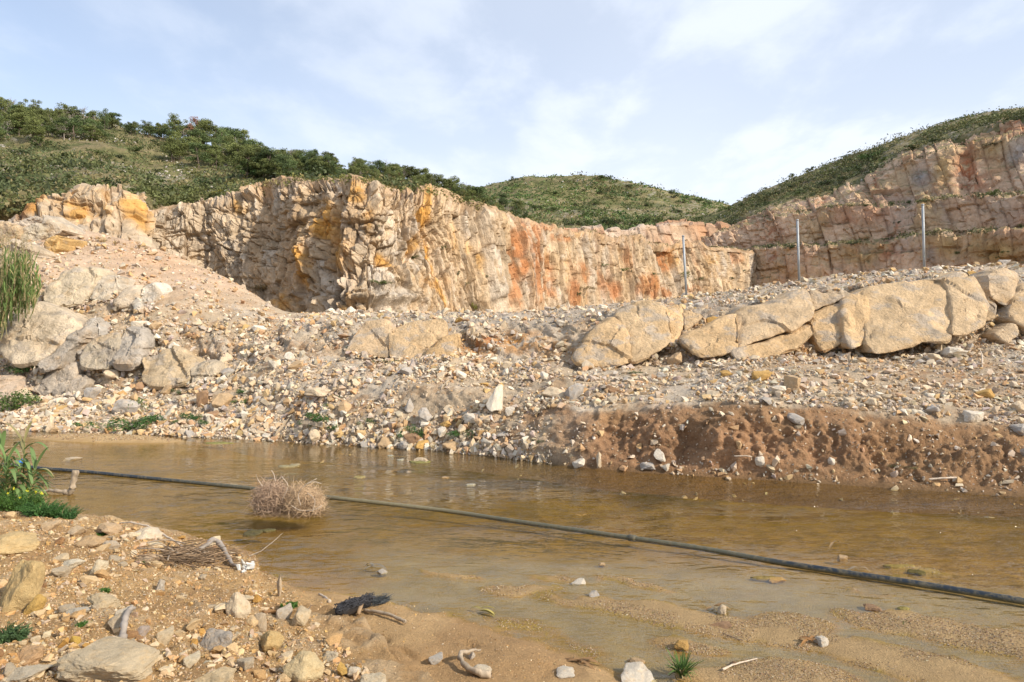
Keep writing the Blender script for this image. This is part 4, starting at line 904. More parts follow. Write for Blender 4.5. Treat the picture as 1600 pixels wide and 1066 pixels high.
many('near', dens_near, 110, None, 10, 22, 'stone', LMN, '', np.array((1.04, .93, .74)), .8, .3, 22, 'loose stones on the near bank')

# ================================================================ GREAT SLABS OF THE LEDGE
def catmull(pts, n):
    pts = np.array(pts, float); k = len(pts); out = []
    seg = np.linalg.norm(np.roll(pts, -1, 0)-pts, axis=1); cum = np.concatenate([[0], np.cumsum(seg)]); L = cum[-1]
    for t in np.linspace(0, L, n, endpoint=False):
        i = int(np.searchsorted(cum, t, 'right')-1); i = min(i, k-1); f = (t-cum[i])/max(seg[i], 1e-6)
        p0, p1, p2, p3 = pts[i-1], pts[i], pts[(i+1) % k], pts[(i+2) % k]
        cr = .5*((2*p1)+(-p0+p2)*f+(2*p0-5*p1+4*p2-p3)*f*f+(-p0+3*p1-3*p2+p3)*f**3); out.append(cr*.6+(p1*(1-f)+p2*f)*.4)
    return np.array(out)
def slab(name, pts, color, label, surf='bank', out=.35, thick=1.0, bulge=.30, seed=1, n=84, rings=22, dz=None, power=8, group=None, cat='boulder', rough=1.0):
    o2 = catmull(pts, n); c = o2.mean(0); o2 = c+(o2-c)*1.07; out = out*.8+.10; color = [min(.66, x*k) for x, k in zip(color, (1.1, 1.06, 1.0))]
    q = np.array([SURF[surf].find(a, b)[0][1] for a, b in np.vstack([o2[::6], (o2[::9]+c)/2])]); uv = np.vstack([o2[::6], (o2[::9]+c)/2]); A = np.column_stack([np.ones(len(uv)), uv-c]); co, *_ = np.linalg.lstsq(A, q, rcond=None)
    if dz is not None: co = np.array(dz, float)
    co[2] = np.clip(co[2], -.02, .0); co[1] = np.clip(co[1], -.004, .004); co[0] = min(co[0], np.percentile(q, 35))
    V = []
    s_l = np.concatenate([np.linspace(0.0, 1, rings)])[::-1]
    s_l = 1-(1-s_l)**1.5
    for s in s_l:
        p = c+(o2-c)*s; D = co[0]-out+(p-c) @ co[1:]; D = D+bulge*.30*(s**power); V.append(at(p[:, 0], p[:, 1], D))
    V[-1][:] = V[-1].mean(0)
    back = []
    for (s, e) in ((1.0, .35), (.98, .7), (.9, 1.0)):
        p = c+(o2-c)*s; D = co[0]-out+(p-c) @ co[1:]+bulge+thick*e; w = at(p[:, 0], p[:, 1], (co[0]-out+(p-c) @ co[1:])); w = w + (at(c[0], c[1], 1.0)/np.linalg.norm(at(c[0], c[1], 1.0)))*0; w[:, 1] += bulge+thick*e; back.append(w)
    V = np.array(back[::-1]+V); R_ = len(V); X, Y, Z = V[..., 0], V[..., 1], V[..., 2]
    ctr3 = V.reshape(-1, 3).mean(0)
    a = fbm(X, Y, Z, 1.1, 3, .5, seed*7+1); b = fbm(X, Y, Z, 4., 4, .6, seed*7+2)
    bl, _, _, e = blocks(X+.3*Y, Z+.5*X*.3, 2.0, 1.1, .034, seed*7+3, .9, .12); bl2, _, _, _ = blocks(X+.6*Z, Z-.4*X, .34, .22, .010, seed*7+4, .9, .3)
    dd = (.05*a+.018*b+bl+bl2)*rough; sc_ = np.ones(R_); sc_[:2] = .3
    dd = dd*sc_[:, None]; nn_ = grid_normals(V); nn_[-1] = (0, -1, 0)
    # outward = towards the camera on the front, away from the centre on the rim
    sgn = np.sign((nn_*(V-ctr3-np.array([0, .6, 0]))).sum(-1)); nn_ = nn_*np.where(sgn == 0, 1, sgn)[..., None]
    V = V+nn_*dd[..., None]; V[-1][:] = V[-1].mean(0)
    idx = np.arange(R_*n).reshape(R_, n); a_ = idx[:-1]; b_ = idx[1:]
    Fq = np.stack([a_, np.roll(a_, -1, 1), np.roll(b_, -1, 1), b_], -1).reshape(-1, 4)
    o = np_mesh(name, V.reshape(-1, 3), Fq, None, M['slab'], False); me = o.data
    bm = bmesh.new(); bm.from_mesh(me); bmesh.ops.remove_doubles(bm, verts=bm.verts, dist=1e-4); bmesh.ops.contextual_create
    bmesh.ops.holes_fill(bm, edges=[e for e in bm.edges if e.is_boundary]); bmesh.ops.recalc_face_normals(bm, faces=bm.faces); bm.to_mesh(me); bm.free()
    me.polygons.foreach_set('use_smooth', [True]*len(me.polygons)); me.set_sharp_from_angle(angle=D2R(28))
    o.color = (*color, 1); tag(o, label, cat, group); return o
GC = (.58, .43, .27); TC = (.60, .42, .23); WC = (.60, .51, .39); YC = (.58, .41, .23)
SL = [
 ([(902, 562), (904, 546), (928, 520), (958, 498), (971, 512), (979, 540), (981, 566), (950, 571), (915, 568)], TC, 'wedge-shaped tan slab at the left end of the slab row', .45, 1.0, .35),
 ([(966, 490), (984, 477), (1015, 472), (1035, 478), (1044, 500), (1047, 530), (1028, 548), (990, 563), (982, 556), (980, 530), (969, 508)], (.50, .40, .27), 'tall rounded block with a grey top, second in the slab row', .6, 1.2, .4),
 ([(1037, 484), (1058, 479), (1067, 488), (1065, 512), (1056, 533), (1048, 538), (1045, 505)], TC, 'narrow block wedged right of the tall rounded block', .5, 1.0, .25),
 ([(1068, 486), (1080, 480), (1098, 494), (1086, 508), (1068, 522)], GC, 'small triangular block above the gap in the slab row', .4, 1.0, .2),
 ([(1068, 530), (1085, 518), (1118, 501), (1150, 493), (1152, 541), (1130, 552), (1100, 558), (1078, 545)], TC, 'low slanting slab left of the long slab with a pale upper end', .5, 1.0, .3),
 ([(1153, 490), (1198, 479), (1226, 464), (1250, 455), (1262, 464), (1264, 498), (1232, 516), (1190, 531), (1153, 542)], (.52, .43, .32), 'long slanting slab with a pale upper end', .75, 1.2, .35),
 ([(1150, 548), (1195, 534), (1262, 504), (1269, 522), (1240, 548), (1190, 562), (1158, 562)], YC, 'smooth yellowish base slab under the long slanting one', .45, 1.0, .25),
 ([(1268, 456), (1290, 457), (1318, 463), (1296, 475), (1266, 486)], (.40, .36, .31), 'flat grey block on top between the long slabs', .5, 1.0, .2),
 ([(1267, 491), (1295, 478), (1315, 480), (1320, 510), (1312, 536), (1290, 550), (1276, 536), (1267, 512)], TC, 'squarish tan block with a crack on each side', .55, 1.0, .3),
 ([(1319, 472), (1352, 459), (1354, 490), (1351, 532), (1330, 541), (1320, 520)], YC, 'yellow-veined block left of the biggest slab', .5, 1.0, .25),
 ([(1356, 456), (1400, 445), (1470, 438), (1482, 460), (1484, 500), (1478, 530), (1440, 532), (1400, 546), (1370, 549), (1357, 530), (1353, 490)], (.51, .41, .28), 'biggest slab, broad smooth face with grey blotches', .7, 1.4, .35),
 ([(1474, 438), (1490, 425), (1506, 422), (1526, 445), (1539, 480), (1535, 505), (1510, 522), (1488, 518), (1486, 470)], (.52, .43, .31), 'rounded knob at the right end of the biggest slab', .75, 1.4, .4),
 ([(1545, 430), (1572, 420), (1590, 430), (1588, 460), (1572, 477), (1548, 462)], (.44, .38, .31), 'grey angular boulder right of the rounded knob', .7, 1.1, .3),
 ([(1575, 492), (1598, 450), (1640, 445), (1660, 500), (1625, 520), (1592, 505)], (.48, .39, .28), 'tan boulder cut by the right edge of the picture', .6, 1.1, .35),
 ([(1556, 524), (1582, 508), (1589, 524), (1575, 535)], (.42, .38, .32), 'small grey plate below the tan boulder at the right edge', .4, .7, .15),
 ([(1545, 462), (1555, 468), (1556, 492), (1540, 500), (1538, 478)], (.46, .37, .26), 'thin block between the knob and the grey angular boulder', .5, .8, .15),
 ([(545, 550), (556, 520), (572, 505), (600, 503), (612, 515), (606, 556), (575, 553)], (.50, .40, .29), 'cream slab at the left end of the middle ledge', .5, 1.0, .2),
 ([(611, 520), (640, 505), (688, 501), (695, 515), (690, 545), (655, 559), (612, 557)], (.52, .39, .24), 'long smooth peach slab of the middle ledge', .55, 1.0, .22),
 ([(682, 530), (714, 524), (714, 552), (690, 560), (668, 556)], (.50, .30, .11), 'orange block at the right end of the middle ledge', .45, .9, .2),
 ([(5, 548), (9, 512), (30, 490), (60, 481), (94, 490), (113, 506), (100, 530), (68, 558), (30, 566)], WC, 'big pale slab with a smooth grey lower half, far left', .7, 1.4, .45),
 ([(58, 570), (92, 542), (135, 516), (108, 548), (90, 574), (66, 580)], (.42, .38, .33), 'thin grey slab slanting below the big pale slab', .45, .9, .2),
 ([(118, 540), (135, 504), (154, 501), (157, 522), (140, 545), (125, 552)], (.43, .40, .36), 'grey slab with a blue paint mark', .65, 1.0, .2),
 ([(181, 566), (189, 528), (196, 514), (216, 515), (221, 530), (214, 566), (198, 570)], (.43, .39, .34), 'smooth grey slab right of the blue-marked one', .55, 1.0, .15),
 ([(130, 552), (155, 532), (182, 525), (180, 560), (165, 576), (132, 572)], (.45, .39, .30), 'flat tan-grey slab between the two grey ones', .35, 1.0, .15),
 ([(50, 606), (85, 578), (112, 570), (120, 585), (100, 610), (66, 618)], (.44, .38, .31), 'rounded grey rock low on the left slope', .4, 1.0, .3),
 ([(84, 612), (112, 588), (130, 584), (134, 600), (112, 616), (96, 620)], (.46, .40, .33), 'rounded rock right of the low grey one', .4, 1.0, .25),
 ([(-6, 590), (14, 592), (26, 606), (20, 622), (-6, 626)], (.52, .42, .33), 'pinkish rock at the left edge above the weeds', .5, 1.0, .25),
 ([(222, 560), (255, 550), (282, 552), (300, 570), (296, 594), (262, 602), (228, 596)], (.50, .40, .27), 'broad weathered block with ochre patches in the left slope', .4, 1.0, .3),
 ([(300, 576), (318, 566), (336, 570), (330, 594), (304, 604)], (.48, .41, .31), 'grey-cream block right of the weathered ochre one', .35, 1.0, .2),
 ([(72, 452), (100, 426), (130, 420), (148, 424), (146, 444), (128, 474), (92, 482), (74, 474)], (.54, .46, .34), 'cream boulder bulging from the mound by the reeds', .6, 1.2, .4),
 ([(140, 466), (150, 440), (166, 430), (184, 434), (182, 456), (164, 470)], (.56, .50, .41), 'white rounded boulder second from the reeds', .5, 1.0, .35),
 ([(182, 474), (196, 452), (212, 447), (216, 464), (204, 478)], (.54, .46, .36), 'small cream boulder between the two white ones', .4, 1.0, .3),
 ([(214, 470), (222, 446), (240, 442), (246, 456), (238, 478), (222, 482)], (.60, .56, .49), 'whitest rounded boulder, right end of the mound row', .45, 1.0, .3),
]
foot_p = []
for i, (pts, c_, lb, out, th, bu) in enumerate(SL):
    o2_ = catmull(pts, 60); cc_ = o2_.mean(0)
    for a_, b_ in o2_:
        if b_ > cc_[1]+2 and a_ > 0:
            for _ in range(4): foot_p.append((a_+rg.normal()*3, b_+abs(rg.normal())*4-1))
    c_ = [.35*x+.65*y for x, y in zip(c_, (.60, .44, .265))] if i < 19 else c_
    slab('boulder', pts, c_, lb, out=out, thick=th, bulge=bu, seed=i+1, rough=1.3 if i < 19 else 2.3)
P3 = []; 
for a_, b_ in foot_p:
    q_, n_ = SURF['bank'].find(a_, b_); P3.append((q_+np.array([0, -.16, .02]), n_))
if P3:
    r3 = np.random.default_rng(77); pp = np.array([a for a, b in P3]); nn3 = np.array([b for a, b in P3]); sp3 = 3.2*(1-r3.random(len(pp)))**(-1/2.2)
    merge_stones('slab_foot_rubble', pp, nn3, world_px(pp, np.clip(sp3, 3, 12)), pal(PAL_FAR*.95, len(pp), r3), HULLS, M['stone'], r3, label='broken stone heaped against the feet of the slabs')
for i, (pts, c_, lb, dz, th, bu) in enumerate([
 ([(-20, 372), (0, 350), (22, 352), (30, 372), (14, 388), (-14, 390)], (.54, .42, .28), 'tan boulder at the left edge above the reeds', (34, 0, 0), 2., .6),
 ([(26, 376), (40, 352), (62, 350), (70, 366), (60, 384), (36, 388)], (.52, .46, .36), 'pale boulder in the pile above the reeds', (34.5, 0, 0), 2., .6),
 ([(60, 372), (68, 340), (84, 348), (98, 360), (84, 374), (78, 392), (64, 396)], (.50, .44, .36), 'pointed grey boulder topping the pile above the reeds', (34, 0, 0), 2., .5),
 ([(0, 392), (22, 382), (48, 392), (56, 412), (30, 424), (2, 420)], (.48, .40, .30), 'shaded boulder low in the pile above the reeds', (33.5, 0, 0), 2., .5),
 ([(64, 398), (74, 376), (92, 368), (90, 388), (78, 406), (64, 412)], (.56, .38, .17), 'ochre-faced boulder below the pointed grey one', (33.5, 0, 0), 1.6, .4),
 ([(34, 350), (52, 340), (66, 342), (60, 352), (40, 356)], (.50, .44, .37), 'small grey boulder on top of the pile above the reeds', (35.5, 0, 0), 1.6, .4)]):
    slab('boulder', pts, c_, lb, dz=dz, out=0, thick=th, bulge=bu, seed=i+60, rough=3.0)

# ================================================================ PLANTS
def rnd_frame(n, rg, up=0.0, base=None):
    z = rg.normal(size=(n, 3))
    if base is not None: z = z*.8+base
    z[:, 2] += up; z /= np.linalg.norm(z, axis=1, keepdims=True); a = rg.normal(size=(n, 3)); x = np.cross(a, z); x /= np.linalg.norm(x, axis=1, keepdims=True); return x, np.cross(z, x)
def cards(ctr, size, C, rg, asp=.55, base=None):
    n = len(ctr); x, y = rnd_frame(n, rg, .25, base); s = (size*np.ones(n))[:, None]
    V = np.stack([ctr-x*s*.5, ctr-y*s*.5*asp+x*s*.05, ctr+x*s*.5, ctr+y*s*.5*asp], 1).reshape(-1, 3)
    return V, np.arange(n*4).reshape(-1, 4), np.repeat(C, 4, 0)
class Acc:
    def __init__(s): s.V = []; s.F = []; s.C = []; s.n = 0
    def add(s, V, F_, C): s.V.append(V); s.F.append(F_+s.n); s.C.append(C); s.n += len(V)
    def mesh(s, name, mat, parent=None, smooth=False, loc=None):
        o = np_mesh(name, np.concatenate(s.V), np.concatenate(s.F), np.concatenate(s.C), mat, smooth, parent)
        return o
def tube_geo(pts, rad, k=5, C=(1, 1, 1)):
    pts = np.array(pts, float); rad = np.ones(len(pts))*rad; T = np.gradient(pts, axis=0); T /= np.linalg.norm(T, axis=1, keepdims=True)+1e-9
    r = np.array([.3, .2, 1.]) if abs(T[:, 2]).mean() < .8 else np.array([1., .1, 0]); x = np.cross(T, r); x /= np.linalg.norm(x, axis=1, keepdims=True)+1e-9; y = np.cross(T, x)
    a = np.linspace(0, 2*np.pi, k, endpoint=False)
    V = pts[:, None]+(x[:, None]*np.cos(a)[None, :, None]+y[:, None]*np.sin(a)[None, :, None])*rad[:, None, None]
    idx = np.arange(len(pts)*k).reshape(len(pts), k); A = idx[:-1]; B = idx[1:]
    Fq = np.stack([A, B, np.roll(B, -1, 1), np.roll(A, -1, 1)], -1).reshape(-1, 4)
    V = V.reshape(-1, 3); n = len(V)
    # caps as fans of quads (degenerate-free: one extra centre vertex each)
    V = np.vstack([V, pts[:1], pts[-1:]]); caps = []
    for i in range(0, k-1, 2):
        caps.append([n, idx[0, i], idx[0, (i+1) % k], idx[0, (i+2) % k]]); caps.append([n+1, idx[-1, (i+2) % k], idx[-1, (i+1) % k], idx[-1, i]])
    if k % 2 == 0 and False: pass
    return V, np.vstack([Fq, np.array(caps)]), np.tile(np.array(C, float), (len(V), 1))
def thing(name, label, cat, loc, group=None):
    o = bpy.data.objects.new(name, None); o.empty_display_size = .2; col.objects.link(o); o.location = [float(a) for a in loc]; return tag(o, label, cat, group)
def finish(acc, name, mat, parent=None, smooth=False):
    """mesh in world coordinates under an Empty that stands at parent.location"""
    o = acc.mesh(name, mat, None, smooth)
    if parent is not None:
        o.parent = parent; o.data.transform(Matrix.Translation(-parent.location))
    return o
def pine(seed):
    rg = np.random.default_rng(seed); A = Acc(); k = int(rg.integers(20, 28)); cc = []
    for i in range(k):
        t = rg.uniform(0, 1); a = rg.uniform(0, 6.28); r = .36*math.sqrt(rg.random())*(1-.55*t**2)*(.75+.5*rg.random()); cc.append((r*math.cos(a), r*math.sin(a), .30+.62*t))
    for c in cc:
        n = 130; q = rg.normal(size=(n, 3)); q /= np.linalg.norm(q, axis=1, keepdims=True); q *= (rg.random((n, 1))**.4)*np.array([.12, .12, .095])*rg.uniform(.7, 1.25)
        b = rg.uniform(.7, 1.3); A.add(*cards(np.array(c)+q, rg.uniform(.024, .048, n), np.array([(1, 1, 1)])*b*rg.uniform(.7, 1.25, (n, 1))+rg.normal(size=(n, 3))*.04, rg, .6, base=q/np.linalg.norm(q, axis=1, keepdims=True)))
    o = A.mesh('crown', M['crown']); me = o.data; bpy.data.objects.remove(o)
    B = Acc(); lean = rg.normal()*.05; B.add(*tube_geo([(0, 0, -.05), (lean*.4, 0, .25), (lean, 0, .55), (lean*.9, .02, .8)], [.022, .018, .013, .005], 5))
    for c in cc[:7]: B.add(*tube_geo([(lean*.6, 0, .3+.2*rg.random()), (c[0]*.5, c[1]*.5, c[2]-.08), c], [.009, .006, .003], 4))
    o2 = B.mesh('trunk', M['bark']); me2 = o2.data; bpy.data.objects.remove(o2); return me, me2
def dead_tree(seed):
    rg = np.random.default_rng(seed); B = Acc(); T = Acc(); T.add(*tube_geo([(0, 0, -.05), (.02, 0, .3), (0, .02, .6), (.02, 0, .85)], [.02, .016, .011, .004], 5))
    def grow(p, d, L, r, lv):
        p1 = p+d*L*.5+rg.normal(size=3)*L*.06; p2 = p1+d*L*.5+rg.normal(size=3)*L*.08; B.add(*tube_geo([p, p1, p2], [r, r*.75, r*.5], 3))
        if lv < 3:
            for _ in range(4 if lv else 3):
                dd = d+rg.normal(size=3)*.65; dd[2] += .2; dd /= np.linalg.norm(dd); grow(p1 if rg.random() < .5 else p2, dd, L*.62, r*.55, lv+1)
    for i in range(9):
        a = rg.uniform(0, 6.28); z = rg.uniform(.25, .8); d = np.array([math.cos(a), math.sin(a), .7]); grow(np.array([0, 0, z]), d/np.linalg.norm(d), .2*(1.15-z*.6), .0085, 1)
    o = B.mesh('branches', M['dead']); me = o.data; bpy.data.objects.remove(o); o = T.mesh('trunk', M['dead']); me2 = o.data; bpy.data.objects.remove(o); return me, me2
PINES = [pine(700+i) for i in range(8)]; DEADS = [dead_tree(720+i) for i in range(4)]
def put_tree(pair, pos, h, w, color, label, cat='tree', name='pine_tree', group=None, cn_='crown'):
    o = thing(name, label, cat, pos, group); o.scale = (w, w, h); o.rotation_euler = (0, 0, random.uniform(0, 6.28))
    for n, me in ((cn_, pair[0]), ('trunk', pair[1])):
        c = bpy.data.objects.new(n, me); col.objects.link(c); c.parent = o; c.color = (*[float(x) for x in color], 1)
    return o
rg = np.random.default_rng(31)
# rows of trees: (px from, to, base y from, to, how far the base may lie below, number, crown height px, label place)
BANDS = [(-20, 60, 185, 186, 34, 26, 40, 'in the dense wood at the far left of the ridge'), (60, 150, 188, 196, 26, 24, 38, 'in the dense wood on the left ridge'), (150, 185, 196, 200, 6, 2, 38, 'alone on the ridge right of the dense wood'),
         (196, 262, 202, 212, 8, 12, 22, 'among low trees in the dip of the ridge'), (262, 345, 214, 226, 40, 22, 40, 'around the reddish tree on the ridge'), (345, 430, 228, 252, 30, 26, 40, 'on the ridge right of the reddish tree'), (340, 460, 268, 279, 6, 12, 44, 'at the lower edge of the wood above the cliff'), (430, 530, 254, 268, 14, 26, 32, 'in the wood above the middle of the cliff'),
         (530, 640, 268, 284, 10, 26, 32, 'in the wood above the cliff top bushes'), (640, 740, 288, 316, 12, 24, 34, 'where the wood runs down behind the cliff'), (735, 830, 318, 344, 14, 22, 30, 'at the lower right end of the wood'), (480, 640, 272, 290, 5, 8, 24, 'standing forward of the wood above the cliff')]
HL = SURF['hill_left']
for (x0, x1, ya, yb_, dy, n, hp, lb) in BANDS:
    for i in range(int(n*1.5)):
        px = rg.uniform(x0, x1); f = (px-x0)/(x1-x0); hp_ = hp*1.08; py = ya+(yb_-ya)*f+rg.random()*dy
        pos, _ = HL.find(px, py); h = hp*rg.uniform(.6, 1.1)*pos[1]/F; pos[2] -= .1; dead = rg.random() < (.14 if x0 < 430 else .12)
        tone = rg.uniform(.75, 1.3); g = np.array((.175, .200, .065))*tone if rg.random() < .6 else np.array((.120, .165, .060))*tone
        shape = ('tall', 'broad', 'slim', 'low')[int(rg.integers(4))]; w = h*{'tall': 1.05, 'broad': 1.5, 'slim': .9, 'low': 1.35}[shape]; h *= {'tall': 1.1, 'low': .75}.get(shape, 1)
        if dead: put_tree(DEADS[int(rg.integers(4))], pos, h, w, (1, 1, 1), 'bare grey dead tree, %s, %s' % (shape, lb), name='dead_tree', group='dead trees in the ridge wood', cn_='branches')
        else: put_tree(PINES[int(rg.integers(8))], pos, h, w, g, '%s %s pine %s' % (shape, 'dark green' if tone < 1 else 'light green', lb), group='pines of the ridge wood')
pos, _ = HL.find(303, 226); put_tree(PINES[2], pos, 46*pos[1]/F, 34*pos[1]/F, (.34, .17, .10), 'reddish brown dried-out pine standing out on the ridge')
for (px, py, hp) in ((8, 196, 30), (65, 204, 28), (100, 200, 26), (130, 198, 34), (376, 262, 40), (390, 275, 40), (405, 262, 34), (440, 268, 34), (455, 262, 36), (605, 278, 30), (630, 285, 34), (652, 292, 32), (640, 280, 30), (668, 298, 26), (748, 288, 10)):
    pos, _ = HL.find(px, py); put_tree(DEADS[int(rg.integers(4))], pos, hp*pos[1]/F, hp*1.05*pos[1]/F, (1, 1, 1), 'bare pale grey tree in front of the green pines of the ridge', name='dead_tree', group='bare trees at the wood edge', cn_='branches')
# bushes
def bush_mesh(seed, n=420, leaf=.11, flat=.75):
    rg = np.random.default_rng(seed); A = Acc(); k = int(rg.integers(5, 9))
    for i in range(k):
        c = np.array([rg.normal()*.3, rg.normal()*.3, rg.uniform(.15, .55)*flat]); m = n//k; q = rg.normal(size=(m, 3)); q /= np.linalg.norm(q, axis=1, keepdims=True); bq = q.copy(); q *= (rg.random((m, 1))**.35)*np.array([.28, .28, .26*flat])*rg.uniform(.7, 1.2)
        b = rg.uniform(.7, 1.3); A.add(*cards(c+q, rg.uniform(leaf*.6, leaf*1.3, m), np.ones((m, 3))*b*rg.uniform(.7, 1.3, (m, 1)), rg, .55, base=bq))
    B = Acc()
    for i in range(5):
        a = rg.uniform(0, 6.28); B.add(*tube_geo([(0, 0, -.1), (.1*math.cos(a), .1*math.sin(a), .2), (.3*math.cos(a), .3*math.sin(a), .5*flat)], [.02, .014, .006], 4))
    o = A.mesh('foliage', M['crown']); me = o.data; bpy.data.objects.remove(o); o = B.mesh('stem', M['bark']); me2 = o.data; bpy.data.objects.remove(o); return me, me2
BUSH = [bush_mesh(740+i) for i in range(6)]; WEED = [bush_mesh(760+i, 620, .085, .8) for i in range(4)]
def put_bush(surf, px, py, w, h, color, label, name='bush', cat='bush', group=None, lib=BUSH):
    pos, nn = SURF[surf].find(px, py+h*.45); s = pos[1]/F; i = int(rg.integers(len(lib))); o = thing(name, label, cat, pos, group); o.scale = (w*s, w*s, h*s*1.25); o.rotation_euler = (0, 0, rg.uniform(0, 6.28))
    for n, me in (('foliage', lib[i][0]), ('stem', lib[i][1])):
        c = bpy.data.objects.new(n, me); col.objects.link(c); c.parent = o; c.color = (*[float(x) for x in color], 1)
    return o
G1 = (.085, .115, .032); G2 = (.12, .16, .04); G3 = (.06, .085, .03); GY = (.24, .23, .05); GD = (.30, .22, .10)
def tint(c, k=.2): return np.array(c)*rg.uniform(1-k, 1+k)
for (sf, px, py, w, h, c, lb) in [
    ('quarry_cliff', 640, 401, 14, 8, G1, 'small green bush on the bright face under the ochre streak'), ('quarry_cliff', 607, 438, 26, 12, G1, 'spreading green shrub low on the middle of the cliff'), ('quarry_cliff', 618, 433, 12, 12, GD, 'dry shrub growing into the spreading green one'), ('quarry_cliff', 587, 352, 10, 6, G1, 'tiny shrub near the top middle of the cliff'),
    ('quarry_cliff', 690, 384, 6, 10, G1, 'tiny bush right of the ochre streak, upper one'), ('quarry_cliff', 704, 424, 8, 14, G3, 'narrow bush right of the ochre streak, lower one'), ('quarry_cliff', 774, 443, 12, 12, GY, 'yellowish bush on the pale ribbed face'), ('quarry_cliff', 754, 430, 7, 8, G1, 'tiny bush left of the yellowish one'),
    ('quarry_cliff', 712, 441, 7, 8, G1, 'tiny bush on the pale face below the narrow one'), ('quarry_cliff', 720, 474, 10, 18, GY, 'sparse weeds at the foot of the pale face'), ('quarry_cliff', 524, 437, 7, 5, G3, 'dark tuft at the foot of the orange joint'), ('quarry_cliff', 908, 446, 20, 13, GD, 'olive shrub among the red streaks'), ('quarry_cliff', 895, 458, 8, 10, G1, 'small green shrub left below the olive one'),
    ('quarry_cliff', 902, 470, 9, 10, G1, 'green shrub at the very foot of the red streaks'), ('quarry_cliff', 945, 413, 16, 7, G2, 'grassy clump high on the red and cream face'), ('quarry_cliff', 966, 420, 18, 7, G2, 'grassy clump right of the high one'), ('quarry_cliff', 984, 423, 8, 6, G3, 'dark clump right of the two grassy ones'), ('quarry_cliff', 1018, 427, 12, 6, G1, 'bush over the dark red rock'), ('quarry_cliff', 1064, 427, 16, 18, (.17, .17, .06), 'olive bush behind the first post'),
    ('quarry_cliff', 1092, 434, 8, 8, G1, 'small bush right of the first post'), ('quarry_cliff', 1080, 436, 6, 6, G1, 'tiny bush just beside the first post'), ('quarry_cliff', 1145, 434, 10, 7, G3, 'dark bush near the end of the cliff foot'), ('quarry_cliff', 928, 377, 12, 8, G1, 'bush near the cliff edge over the grey slope'), ('quarry_cliff', 1162, 422, 6, 6, G3, 'dark spot of scrub on the end of the cliff'),
    ('quarry_cliff', 422, 447, 24, 14, GD, 'dry yellow-brown shrub at the foot of the cliff behind the mound'), ('quarry_cliff', 462, 449, 16, 9, G2, 'greenish shrub at the cliff foot right of the dry one'),
    ('quarry_benches', 1552, 300, 16, 16, G2, 'round bush on the middle bench'), ('quarry_benches', 1312, 378, 18, 9, G3, 'dark bush on the lowest bench, left of the last post'), ('quarry_benches', 1222, 382, 16, 12, G3, 'dark bush on the lowest bench by the middle post'), ('quarry_benches', 1195, 384, 12, 8, G3, 'dark bush at the left end of the lowest bench'),
    ('quarry_benches', 1378, 372, 14, 7, G2, 'green bush on the lowest bench near the last post'), ('quarry_benches', 1398, 316, 14, 9, G1, 'bush at the left of the middle bench'), ('quarry_benches', 1425, 314, 12, 10, G1, 'bush on the middle bench above the last post'), ('quarry_benches', 1355, 318, 12, 6, G1, 'low bush at the left end of the middle bench'), ('quarry_benches', 1474, 393, 7, 9, G2, 'yellow-green bush on the ochre lower face'), ('quarry_benches', 1553, 392, 8, 8, G1, 'upper bush on the ochre lower face'),
    ('quarry_benches', 1541, 400, 7, 8, G1, 'lower bush on the ochre lower face'), ('quarry_benches', 1397, 346, 8, 6, G3, 'bush on the second face by the dark crack'), ('quarry_benches', 1384, 420, 6, 5, G3, 'bush low on the wall behind the crest'), ('quarry_benches', 1502, 211, 22, 8, G3, 'wide dark bush on the top bench'), ('quarry_benches', 1530, 205, 16, 7, G3, 'dark bush right of the wide one on the top bench'), ('quarry_benches', 1592, 220, 24, 9, G3, 'dark bush on the top bench at the right edge'),
    ('quarry_benches', 1460, 230, 34, 9, G3, 'long dark bush along the top of the third face'), ('quarry_benches', 1410, 234, 14, 9, G2, 'bush beside the rounded shrub of the right hill'), ('quarry_benches', 1595, 350, 14, 9, G2, 'bush at the right end of the lowest bench')]:
    put_bush(sf, px, py, w, h, tint(c), lb)
for (px, py, w, h, c, lb) in [(1363, 240, 26, 18, (.085, .15, .035), 'bright round shrub on the shoulder of the right hill'), (1345, 262, 30, 18, G3, 'dark shrub below the bright round one'), (1320, 275, 24, 12, G3, 'dark shrub further down the right hill'), (1292, 282, 26, 14, G3, 'broad dark shrub at the quarry rim of the right hill'),
    (1320, 238, 12, 8, G1, 'small bush on the skyline of the right hill, upper one'), (1266, 262, 14, 10, G1, 'small bush on the skyline of the right hill, middle one'), (1238, 273, 14, 9, G1, 'small bush on the skyline of the right hill, lower one'), (1199, 289, 8, 4, G3, 'tiny bush on the skyline low on the right hill'), (1175, 303, 12, 8, G1, 'bush on the skyline near the saddle'), (1212, 300, 26, 10, G3, 'dark scrub patch low on the right hill'),
    (1160, 318, 22, 12, G3, 'dark bush in the saddle beside the right hill'), (1140, 322, 20, 14, G2, 'pale green rounded tree in the saddle'), (1185, 318, 24, 10, G3, 'dark bush at the foot of the right hill'), (1250, 300, 14, 8, G1, 'bush at the rim above the red face'), (1380, 232, 14, 9, G2, 'shrub right of the bright round one'), (1240, 290, 18, 8, G3, 'scrub midway down the right hill')]:
    put_bush('hill_right', px, py, w, h, tint(c), lb)
